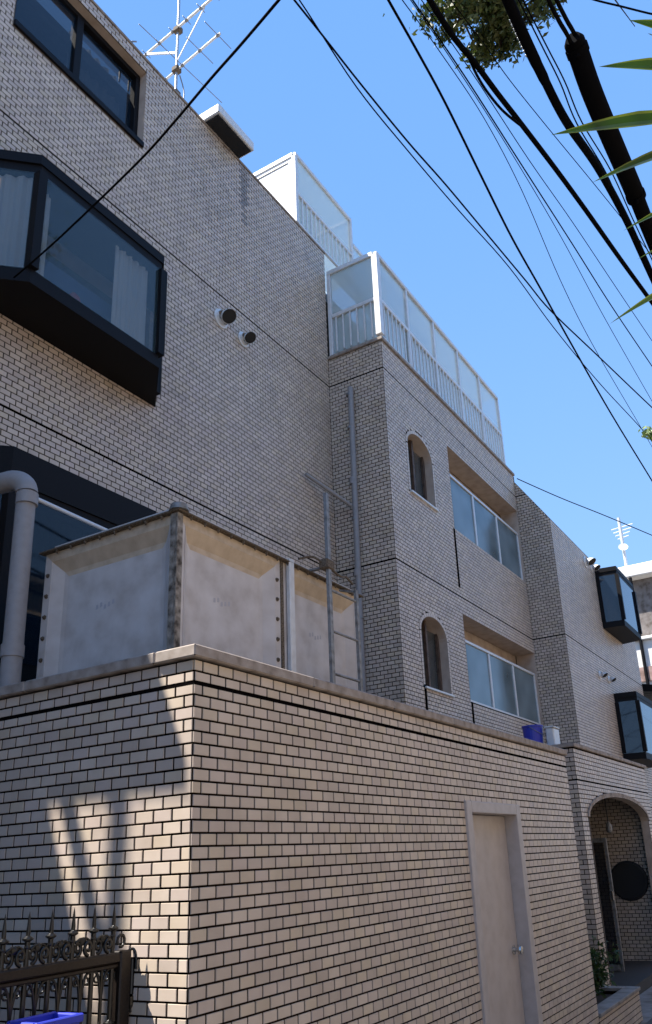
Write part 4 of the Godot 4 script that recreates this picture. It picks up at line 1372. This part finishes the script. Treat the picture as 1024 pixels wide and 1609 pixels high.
func roof_things() -> void:
	var b := thing("blue_bucket", "blue plastic bucket on the porch roof beside a white box", "bucket", Vector3(6.92, 2.795, -0.86))
	var m := MB.new()
	m.lathe(Vector3(6.92, 2.797, -0.86), Vector3.UP, [[0.0, 0.0], [0.105, 0.0], [0.12, 0.25], [0.128, 0.252], [0.128, 0.27], [0.113, 0.27], [0.10, 0.02], [0.0, 0.02]], 24)
	obj("body", m, M.blue, b)
	var hd := MB.new()
	var p := PackedVector3Array()
	for i in 11:
		var th := PI * i / 10.0
		p.append(Vector3(6.92 + 0.126 * cos(th), 3.05 - 0.10 * sin(th), -0.86 + 0.13 * sin(th)))
	hd.tube(p, 0.004, 6)
	obj("handle", hd, M.galv, b)
	var w := thing("white_box", "small white equipment box on the porch roof beside the blue bucket", "box", Vector3(7.0, 2.795, -0.65))
	var wb := MB.new()
	wb.cbox(6.90, 7.12, 2.797, 3.02, -0.70, -0.60, 0.012)
	obj("body", wb, M.frame_white, w)
	var wl := MB.new()
	wl.cbox(6.89, 7.13, 3.022, 3.04, -0.71, -0.59, 0.005)
	obj("lid", wl, M.frame_white, w)
	# lamp and dark plaque in the porch
	var l := thing("porch_lamp", "small hanging lamp under the vault of the arched porch", "lamp", Vector3(8.9, 2.42, -0.62))
	var lm := MB.new()
	lm.tube(PackedVector3Array([Vector3(8.9, 2.42, -0.62), Vector3(8.9, 1.98, -0.62)]), 0.008, 6)
	obj("rod", lm, M.black, l)
	var ls := MB.new()
	ls.lathe(Vector3(8.9, 1.83, -0.62), Vector3.UP, [[0.0, 0.0], [0.03, 0.01], [0.042, 0.04], [0.04, 0.09], [0.03, 0.12], [0.012, 0.15], [0.0, 0.155]], 14)
	obj("shade", ls, M.galv, l)
	var pq := thing("round_plaque", "large round black plaque on the dark inner wall of the porch", "plaque", Vector3(10.21, 1.18, -0.77))
	var pm := MB.new()
	pm.lathe(Vector3(10.225, 1.18, -0.77), Vector3(-1, 0, 0), [[0.0, 0.0], [0.27, 0.0], [0.275, 0.02], [0.265, 0.045], [0.245, 0.05], [0.24, 0.04], [0.0, 0.04]], 32)
	obj("disc", pm, M.black, pq)
func planter() -> void:
	var t := thing("tiled_planter", "low tiled planter with grey coping between garage and arched porch", "planter", Vector3(5.94, 0, -0.2))
	var mb := MB.new()
	var rev := []
	var xa := 5.19
	var xb := 6.69
	backing(mb, rev, Vector3.ZERO, Vector3(1, 0, 0), Vector3(0, 0, 1), xa, xb, 0.0, 0.27, [], 0.1)
	backing(mb, rev, Vector3(xb, 0, 0), Vector3(0, 0, -1), Vector3(1, 0, 0), 0.0, 0.34, 0.0, 0.27, [], 0.08)
	mb.box(xa + 0.01, xb - 0.09, 0.0, 0.22, -1.6, -0.11)
	var w := obj("wall", mb, M.mortar, t)
	var ts := Tiles.new()
	tile_wall(ts, 0, Vector3.ZERO, Vector3(1, 0, 0), Vector3(0, 0, 1), xa, xb + 0.006, 0.0, 0.27, [])
	tile_wall(ts, 0, Vector3(xb, 0, 0), Vector3(0, 0, -1), Vector3(1, 0, 0), 0.0, 0.34, 0.0, 0.27, [])
	emit_tiles(ts, [w])
	var cp := MB.new()
	cp.cbox(xa + 0.01, xb + 0.02, 0.272, 0.305, -0.13, 0.022, 0.005)
	cp.cbox(xb - 0.11, xb + 0.02, 0.272, 0.305, -0.345, -0.132, 0.005)
	obj("coping", cp, M.concrete, t)
	var so := MB.new()
	so.box(xa + 0.012, xb - 0.115, 0.221, 0.245, -1.59, -0.135)
	obj("soil", so, M.soil, t)
	for q in [[5.85, -0.55, 0.6, 5], [6.2, -0.36, 0.5, 6], [6.36, -0.8, 0.62, 7]]:
		bush(Vector3(q[0], 0.245, q[1]), q[2], q[3])
var bush_n := 0
func bush(p: Vector3, h: float, sd: int) -> void:
	var labels := ["dark green shrub close to the garage end in the planter", "low dark shrub at the front of the planter", "taller dark shrub at the back of the planter by the porch"]
	var t := thing("shrub", labels[bush_n], "shrub", p, "shrubs in the tiled planter")
	bush_n += 1
	rng.seed = sd
	var st := MB.new()
	var tips := []
	for i in 22:
		var a := rng.randf() * TAU
		var r := h * rng.randf_range(0.1, 0.6)
		var tip := p + Vector3(cos(a) * r, h * rng.randf_range(0.5, 1.0), sin(a) * r)
		tips.append(tip)
		st.tube(PackedVector3Array([p, p.lerp(tip, 0.5) + Vector3(0, 0.05, 0), tip]), [0.008, 0.006, 0.002], 5)
	obj("stem", st, M.bark, t)
	var lf := MB.new()
	for tip in tips:
		for k in 48:
			var c: Vector3 = p.lerp(tip, rng.randf_range(0.35, 1.05)) + Vector3(rng.randfn(0, 0.05), rng.randfn(0, 0.05), rng.randfn(0, 0.05))
			leaf(lf, c, Vector3(rng.randfn(), rng.randfn() + 0.5, rng.randfn()).normalized(), rng.randf_range(0.05, 0.09), 0.35, Color(0.03, 0.06, 0.02).lerp(Color(0.06, 0.10, 0.03), rng.randf()))
	obj("foliage", lf, M.leaf, t)
func leaf(mb: MB, c: Vector3, d: Vector3, ln: float, wr: float, col: Color) -> void:
	var s := d.cross(Vector3(0.3, 0.7, -0.6)).normalized()
	s = s.rotated(d, c.x * 37.0 + c.y * 23.0)
	var nn := d.cross(s).normalized()
	mb.col = col
	var w := ln * wr * 0.5
	var a := c - d * ln * 0.5
	var b := c + d * ln * 0.5
	var m1 := c + s * w + nn * ln * 0.05
	var m2 := c - s * w + nn * ln * 0.05
	mb.tri(a, m1, b, nn)
	mb.tri(a, b, m2, nn)
func run_on(from: Vector3, dir: Vector3, far: float) -> PackedVector3Array:
	# the cable goes on out of the picture, sagging to the next pole
	var d := Vector3(dir.x, 0, dir.z).normalized()
	var slope: float = clampf(dir.y / maxf(0.01, Vector2(dir.x, dir.z).length()), -0.12, 0.12)
	var out := PackedVector3Array()
	for i in range(1, 9):
		var s := far * i / 8.0
		out.append(from + d * s + Vector3.UP * (slope * s * (1.0 - 0.5 * s / far) + 0.012 * s * s / far))
	return out
func whole_cable(p: PackedVector3Array, back: bool, ahead: bool) -> PackedVector3Array:
	var out := PackedVector3Array()
	if back:
		var e := run_on(p[0], p[0] - p[1], 18.0)
		e.reverse()
		out.append_array(e)
	out.append_array(p)
	if ahead:
		out.append_array(run_on(p[p.size() - 1], p[p.size() - 1] - p[p.size() - 2], 34.0))
	return out
func cables() -> void:
	for w in WIRES:
		var mb := MB.new()
		var is_loose: bool = w[1].begins_with("loose")
		var is_service: bool = w[0] == "service_wire"
		var from_roof: bool = w[1].contains("roof edge")
		mb.tube(whole_cable(smooth(w[3], 6), not is_loose and not from_roof, not is_loose and not is_service), w[2], 6)
		var g := "cables strung above the lane"
		single(w[0], mb, M.cable, w[1], "cable", g)
	# slotted conduit: thick for a while, then thinner
	var t := thing("slotted_conduit", "long black conduit with a slotted upper end under the tree foliage", "conduit", CONDUIT_A[0])
	var p := smooth(CONDUIT_A, 8)
	var rr := []
	for i in p.size():
		rr.append(0.029 if i < 23 else (0.027 if i < 26 else 0.0235))
	var m := MB.new()
	m.tube(p, rr, 12)
	obj("sleeve", m, M.cable, t)
	var ba := run_on(p[0], p[0] - p[1], 18.0)
	ba.insert(0, p[0])
	var mb1 := MB.new()
	mb1.tube(ba, 0.013, 8)
	obj("cable", mb1, M.cable, t)
	var fa := run_on(p[p.size() - 1], p[p.size() - 1] - p[p.size() - 2], 34.0)
	fa.insert(0, p[p.size() - 1])
	var mb2 := MB.new()
	mb2.tube(fa, 0.018, 8)
	obj("cable", mb2, M.cable, t)
	for k in 9:
		var i := 12 + k
		var sl := MB.new()
		var d := (p[i + 1] - p[i]).normalized()
		var sd := d.cross((p[i] - cam_pos).normalized()).normalized()
		var c := p[i] - sd * 0.028
		sl.lathe(c, -sd, [[0.0, -0.004], [0.008, -0.002], [0.008, 0.003], [0.0, 0.006]], 8)
		obj("rivet", sl, M.alu, t)
	var q := smooth(CONDUIT_B, 8)
	var t2 := thing("cable_closure", "fat black cable closure sleeve at upper right crossed by sword leaves", "cable closure", CONDUIT_B[0])
	var c1 := MB.new()
	var c2 := MB.new()
	var off := Vector3(0.022, 0.022, 0.014)
	var pa := PackedVector3Array()
	var pb := PackedVector3Array()
	for i in range(0, 27):
		pa.append(q[i] + off)
		pb.append(q[i] - off)
	c1.tube(whole_cable(pa, true, false), 0.011, 8)
	c2.tube(whole_cable(pb, true, false), 0.011, 8)
	obj("cable", c1, M.cable, t2)
	obj("cable", c2, M.cable, t2)
	var body := PackedVector3Array()
	var br := []
	for i in range(23, q.size()):
		body.append(q[i])
		var r := 0.054
		if i == 23: r = 0.038
		if i >= 50: r = 0.045
		br.append(r)
	var bd := MB.new()
	bd.tube(body, br, 16)
	obj("sleeve", bd, M.cable, t2)
	var fb := run_on(q[q.size() - 1], q[q.size() - 1] - q[q.size() - 2], 34.0)
	fb.insert(0, q[q.size() - 1])
	var mb3 := MB.new()
	mb3.tube(fb, 0.02, 8)
	obj("cable", mb3, M.cable, t2)
	for i in [25, 49]:
		var cl := MB.new()
		var d := (q[i + 1] - q[i]).normalized()
		cl.tube(PackedVector3Array([q[i], q[i] + d * 0.04]), 0.059, 16)
		cl.lathe(q[i] + Vector3(0, -0.055, 0), Vector3.DOWN, [[0.012, 0.0], [0.012, 0.02], [0.0, 0.024]], 8)
		obj("clamp_band", cl, M.cable, t2)
func yucca() -> void:
	var head := Vector3(-0.58, 3.22, 2.44)
	var t := thing("yucca", "tall yucca whose pointed green leaves reach in at the right edge", "plant", Vector3(-0.58, 0, 2.46))
	var tr := MB.new()
	tr.tube(smooth(PackedVector3Array([Vector3(-0.58, 0, 2.46), Vector3(-0.6, 1.2, 2.52), Vector3(-0.57, 2.4, 2.48), head]), 6), 0.055, 10)
	for i in 34:
		var yy := 0.1 + i * 0.09
		var xx := -0.58 - 0.02 * sin(yy * 1.2)
		tr.lathe(Vector3(xx, yy, 2.46 + 0.055 * sin(yy * 1.0)), Vector3.UP, [[0.053, 0.0], [0.0605, 0.03], [0.055, 0.05]], 10)
	obj("trunk", tr, M.bark, t)
	for y in YUCCA:
		yucca_leaf(t, y[2], y[0], y[1])
	rng.seed = 77
	for i in 46:
		var a := rng.randf() * TAU
		var e := rng.randf_range(-0.5, 1.3)
		var d := Vector3(cos(a) * cos(e), sin(e), sin(a) * cos(e))
		# leaves that would cross the open view are the ones listed above
		if d.x < 0.35 and d.z < 0.45:
			continue
		yucca_leaf(t, head, head + d * rng.randf_range(0.35, 0.5), rng.randf_range(0.022, 0.03))
func yucca_leaf(t: Node3D, base: Vector3, tip: Vector3, w: float) -> void:
	var mb := MB.new()
	var d := tip - base
	var side := d.cross(Vector3.UP)
	if side.length() < 0.01:
		side = Vector3(1, 0, 0)
	side = side.normalized()
	var nn := side.cross(d).normalized()
	var n := 10
	var prev := []
	var sag := 0.02
	for i in n + 1:
		var s := float(i) / n
		var c := base + d * s + Vector3.UP * sag * sin(PI * s)
		var hw := w * 0.62 * (0.55 + 1.2 * s) * clampf((1.0 - s) * 2.6, 0.0, 1.0)
		var fold := hw * 0.35
		var cur := [c - side * hw + nn * fold, c - side * hw * 0.72 + nn * fold * 0.7, c, c + side * hw * 0.72 + nn * fold * 0.7, c + side * hw + nn * fold]
		if i > 0:
			for k in 4:
				mb.col = Color(0.17, 0.21, 0.05) if k == 0 or k == 3 else Color(0.035, 0.085, 0.022)
				mb.quad_auto(prev[k], prev[k + 1], cur[k + 1], cur[k], c - nn * 5.0)
		prev = cur
	obj("leaf", mb, M.yucca, t)
func trees() -> void:
	# tree across the lane; only a low spray of its crown is in view
	rng.seed = 11
	var t := thing("broadleaf_tree", "leafy tree crown hanging into the top of the picture behind cables", "tree", Vector3(3.4, 0, 3.6))
	var tr := MB.new()
	tr.tube(smooth(PackedVector3Array([Vector3(3.4, 0, 3.6), Vector3(3.5, 3.0, 3.7), Vector3(3.3, 6.0, 3.4), Vector3(2.9, 8.6, 2.6), Vector3(2.4, 10.2, 1.6)]), 5), 0.10, 10)
	obj("trunk", tr, M.bark, t)
	var lb := MB.new()
	var lf := MB.new()
	# sprays: [centre, radius, count]
	var sprays := [[Vector3(2.39, 8.5, 0.75), 0.24, 900], [Vector3(2.5, 8.5, 0.97), 0.28, 1300], [Vector3(2.66, 8.5, 0.80), 0.17, 600], [Vector3(2.70, 8.5, 1.13), 0.24, 900], [Vector3(2.62, 8.55, 1.36), 0.18, 500], [Vector3(2.80, 8.5, 0.95), 0.13, 350], [Vector3(2.2, 8.7, 0.95), 0.4, 1300], [Vector3(2.1, 9.3, 0.95), 0.6, 1500], [Vector3(2.7, 10.7, 1.6), 0.8, 2000], [Vector3(3.8, 9.8, 3.6), 1.0, 2400], [Vector3(3.9, 8.2, 4.4), 1.0, 2400], [Vector3(2.8, 7.0, 5.0), 0.9, 1800]]
	for s in sprays:
		var c: Vector3 = s[0]
		var r: float = s[1]
		var root := Vector3(2.9, 8.6, 2.6) if c.y > 8.0 else Vector3(3.3, 6.0, 3.4)
		if c.y > 8.2 and c.z < 1.5:
			root = Vector3(2.4, 10.2, 1.6)
		if c.y < 8.0 or c.z > 3.0:
			root = Vector3(3.3, 6.0, 3.4)
		lb.tube(PackedVector3Array([root, root.lerp(c, 0.5) + Vector3(0, 0.1, 0), c]), [0.05, 0.03, 0.012], 6)
		for k in 9:
			var e := c + Vector3(rng.randfn(), rng.randfn() * 0.7, rng.randfn()) * r * 0.55
			lb.tube(PackedVector3Array([c, e]), [0.012, 0.004], 5)
			var cnt := int(s[2] / 9)
			for j in cnt:
				var q := e + Vector3(rng.randfn(), rng.randfn(), rng.randfn()) * r * 0.24
				leaf(lf, q, Vector3(rng.randfn(), rng.randfn() - 0.4, rng.randfn()).normalized(), rng.randf_range(0.05, 0.085), 0.42, Color(0.05, 0.085, 0.025).lerp(Color(0.12, 0.13, 0.035), rng.randf()))
	obj("limb", lb, M.bark, t).set_meta("kind", "stuff")
	obj("crown", lf, M.leaf, t)
	# bare twigs at the top right
	var tw := MB.new()
	for q in [[Vector3(1.85, 8.3, 1.55), Vector3(2.05, 8.1, 1.45), Vector3(2.2, 8.0, 1.32)], [Vector3(1.9, 8.4, 1.75), Vector3(2.1, 8.0, 1.7), Vector3(2.3, 7.9, 1.6)], [Vector3(1.95, 8.3, 1.8), Vector3(2.3, 7.95, 1.9), Vector3(2.7, 7.8, 2.05)]]:
		tw.tube(PackedVector3Array(q), [0.010, 0.007, 0.003], 5)
	tw.tube(PackedVector3Array([Vector3(2.4, 10.2, 1.6), Vector3(1.9, 8.9, 1.62), Vector3(1.85, 8.3, 1.55)]), [0.03, 0.018, 0.012], 6)
	obj("twig", tw, M.bark, t)
	# the small sprig at the right edge
	rng.seed = 19
	var t2 := thing("street_shrub", "small bright green leafy sprig at the right edge below cables", "shrub", Vector3(3.6, 0, 2.35))
	var s2 := MB.new()
	s2.tube(smooth(PackedVector3Array([Vector3(3.6, 0, 2.35), Vector3(3.65, 2.4, 2.3), Vector3(3.5, 4.2, 2.1), Vector3(3.32, 4.58, 1.75), Vector3(3.17, 4.52, 1.5)]), 5), [0.03, 0.03, 0.03, 0.03, 0.028, 0.028, 0.026, 0.026, 0.024, 0.022, 0.02, 0.018, 0.015, 0.012, 0.011, 0.01, 0.009, 0.008, 0.007, 0.006, 0.004], 7)
	obj("stem", s2, M.bark, t2)
	var l2 := MB.new()
	for c in [[Vector3(3.18, 4.53, 1.52), 0.045, 60], [Vector3(3.24, 4.53, 1.60), 0.05, 70], [Vector3(3.30, 4.44, 1.66), 0.06, 60], [Vector3(3.36, 4.50, 1.75), 0.08, 110], [Vector3(3.5, 4.3, 2.0), 0.18, 400]]:
		for k in c[2]:
			var q: Vector3 = c[0] + Vector3(rng.randfn(), rng.randfn(), rng.randfn()) * c[1] * 0.6
			leaf(l2, q, Vector3(rng.randfn(), rng.randfn(), rng.randfn()).normalized(), rng.randf_range(0.03, 0.055), 0.5, Color(0.13, 0.22, 0.05).lerp(Color(0.30, 0.38, 0.16), rng.randf()))
	obj("foliage", l2, M.leaf, t2)
func far_things() -> void:
	# white building closing the lane
	var t := thing("white_building", "sunlit white building with a grey band at the far end of the lane", "building", Vector3(25, 0, -2))
	var x := 22.0
	var a := MB.new()
	a.box(x, x + 8.0, 0.0, 7.42, -9.0, -0.9)
	obj("wall", a, M.white_wall, t)
	var b := MB.new()
	b.box(x + 0.35, x + 8.0, 7.421, 9.42, -8.9, -1.0)
	obj("shade_grey_band", b, M.grey_clad, t)  # shade of the wall recess put into the grey colour
	var c := MB.new()
	c.cbox(x - 0.1, x + 8.1, 9.425, 9.80, -9.1, -0.8, 0.03)
	obj("parapet", c, M.white_wall, t)
	var g := MB.new()
	g.cbox(x - 0.12, x + 0.3, 7.43, 7.53, -9.0, -0.9, 0.02)
	obj("ledge", g, M.white_wall, t)
	var p := MB.new()
	p.box(x - 0.06, x - 0.002, 6.2, 6.62, -9.0, -0.9)
	obj("pink_band", p, M.pink_clad, t)
	for i in 3:
		var w := MB.new()
		var z := -7.6 + i * 2.4
		w.cbox(x - 0.03, x + 0.02, 3.6, 5.0, z, z + 1.1, 0.01)
		var o := obj("window", w, M.frame_white, t)
		obj("pane", pane_sheet(Vector3(x - 0.035, 0, z + 0.08), Vector3(x - 0.035, 0, z + 1.02), 3.7, 4.9), M.glass_dark, o)
	var dp := MB.new()
	dp.tube(PackedVector3Array([Vector3(x - 0.08, 5.0, -2.18), Vector3(x - 0.08, 9.4, -2.18)]), 0.05, 8)
	obj("downpipe", dp, M.frame_dark, t)
	far_antenna(22.4, -2.32, 9.8, 11.6)
	# dark awning past the end of the wing
	var aw := thing("dark_awning", "dark ribbed awning just past the far corner of the tiled wing", "awning", Vector3(17.6, 5.2, -1.2))
	for i in 6:
		var s := MB.new()
		var xx := 16.7 + i * 0.36
		s.box6([Vector3(xx, 5.10, -1.9), Vector3(xx + 0.34, 5.10, -1.9), Vector3(xx + 0.34, 4.86, -0.55), Vector3(xx, 4.86, -0.55), Vector3(xx, 5.30, -1.9), Vector3(xx + 0.34, 5.30, -1.9), Vector3(xx + 0.34, 4.98, -0.5), Vector3(xx, 4.98, -0.5)])
		obj("panel", s, M.frame_dark, aw)
	var nb := thing("grey_house", "grey house wall beyond the tiled wing at the lane's bend", "building", Vector3(19, 0, -3))
	var m := MB.new()
	m.box(16.6, 21.0, 0.0, 4.75, -8.0, -1.75)
	obj("wall", m, M.grey_clad, nb)
	var m2 := MB.new()
	m2.cbox(16.55, 21.1, 4.752, 4.84, -8.1, -1.6, 0.02)
	obj("roof", m2, M.roof, nb)
	# neighbouring house to the left, whose roof edge and rail shade the garage wall
	var n := thing("neighbour_house", "neighbouring house left of the tall tiled wall with a railed roof", "building", Vector3(-4.5, 0, -5.5))
	var nm := MB.new()
	nm.box(-7.5, -1.86, 0.0, 6.78, -8.5, -2.9)
	nm.box(-9.0, -5.0, 0.0, 4.4, -2.89, 1.2)  # unseen forward wing, added to hold skylight off the garage side wall
	obj("wall", nm, M.grey_clad, n)
	var rl := MB.new()
	rl.beam(Vector3(-7.4, 7.07, -2.9), Vector3(-1.86, 7.07, -2.9), 0.07, 0.07)
	for i in 5:
		rl.beam(Vector3(-2.9 - i, 6.78, -2.9), Vector3(-2.9 - i, 7.04, -2.9), 0.03, 0.03, Vector3(0, 0, 1))
	obj("roof_rail", rl, M.galv, n)
	var pp := MB.new()
	pp.tube(PackedVector3Array([Vector3(-2.47, 6.78, -2.99), Vector3(-2.47, 8.9, -2.99)]), 0.045, 10)
	obj("vent_pipe", pp, M.galv, n)

func opposite_side() -> void:
	# unseen house and garden wall across the lane, added to tune warm bounce light
	var t := thing("added_cream_house", "unseen cream rendered house across the lane added for warm bounce light", "building", Vector3(6, 0, 8.0))
	var w := MB.new()
	w.box(-4.0, 18.0, 0.0, 6.6, 5.2, 11.0)
	obj("wall", w, M.cream_wall, t)
	var r := MB.new()
	r.cbox(-4.2, 18.2, 6.602, 6.75, 5.0, 11.3, 0.03)
	obj("roof", r, M.roof, t)
	for i in 5:
		for y in [1.0, 3.9]:
			var f := MB.new()
			var x := -2.5 + i * 3.8
			f.cbox(x, x + 1.6, y, y + 1.2, 5.15, 5.199, 0.01)
			var o := obj("window", f, M.alu, t)
			obj("pane", pane_sheet(Vector3(x + 0.06, 0, 5.145), Vector3(x + 1.54, 0, 5.145), y + 0.06, y + 1.14), M.glass_dark, o)
	var g := thing("added_garden_wall", "unseen low grey garden wall added across the lane from the garage", "wall", Vector3(6, 0, 3.2))
	var m := MB.new()
	m.box(0.6, 20.0, 0.0, 1.1, 3.1, 3.25)
	obj("wall", m, M.grey_clad, g)
	var c := MB.new()
	c.cbox(0.57, 20.03, 1.102, 1.15, 3.07, 3.28, 0.008)
	obj("coping", c, M.concrete, g)

# ---------------------------------------------------------------- scene
func _ready() -> void:
	rng.seed = 2024
	var cam := Camera3D.new()
	cam.name = "camera"
	add_child(cam)
	cam.transform = Transform3D(Basis(cam_r, cam_u, -cam_f), cam_pos)
	var near := 0.05
	cam.projection = Camera3D.PROJECTION_FRUSTUM
	cam.keep_aspect = Camera3D.KEEP_HEIGHT
	cam.set_frustum(1609.0 / 1271.0 * near, Vector2((512.0 - 577.52) / 1271.0, (908.02 - 804.5) / 1271.0) * near, near, 400.0)
	cam.current = true
	var we := WorldEnvironment.new()
	we.name = "world_environment"
	var env := Environment.new()
	env.background_mode = Environment.BG_SKY
	var sm := ProceduralSkyMaterial.new()
	sm.sky_top_color = Color(0.33, 0.49, 0.715)
	sm.sky_horizon_color = Color(0.51, 0.645, 0.785)
	sm.sky_curve = 0.30
	sm.ground_horizon_color = Color(0.62, 0.62, 0.60)
	sm.ground_bottom_color = Color(0.35, 0.33, 0.31)
	sm.sun_angle_max = 0.0
	var sky := Sky.new()
	sky.sky_material = sm
	env.sky = sky
	env.background_energy_multiplier = 1.0
	env.tonemap_mode = Environment.TONE_MAPPER_LINEAR
	env.tonemap_exposure = 2.28
	env.sdfgi_enabled = true
	env.ssao_enabled = true
	env.ssil_enabled = true
	we.environment = env
	add_child(we)
	var sun := DirectionalLight3D.new()
	sun.name = "sun"
	add_child(sun)
	sun.look_at_from_position(Vector3.ZERO, SUN_TRAVEL, Vector3(1, 0, 0))
	sun.light_energy = 1.6
	sun.light_color = Color(1.0, 0.975, 0.935)
	sun.light_angular_distance = 0.53
	sun.shadow_enabled = true

	make_materials()
	# ground: one wide sheet, the lane on it
	var g := MB.new()
	g.box(-150, 250, -0.4, -0.004, -150, 150)
	struct("ground", g, M.concrete)
	var ln := MB.new()
	ln.box(-60, 21.9, -0.003, 0.0, 0.06, 3.0)
	struct("lane", ln, M.asphalt)
	garage()
	house()
	far_things()
	opposite_side()
	water_tank()
	ladder()
	left_pipe()
	antenna()
	roof_things()
	planter()
	fence()
	cables()
	trees()
	yucca()
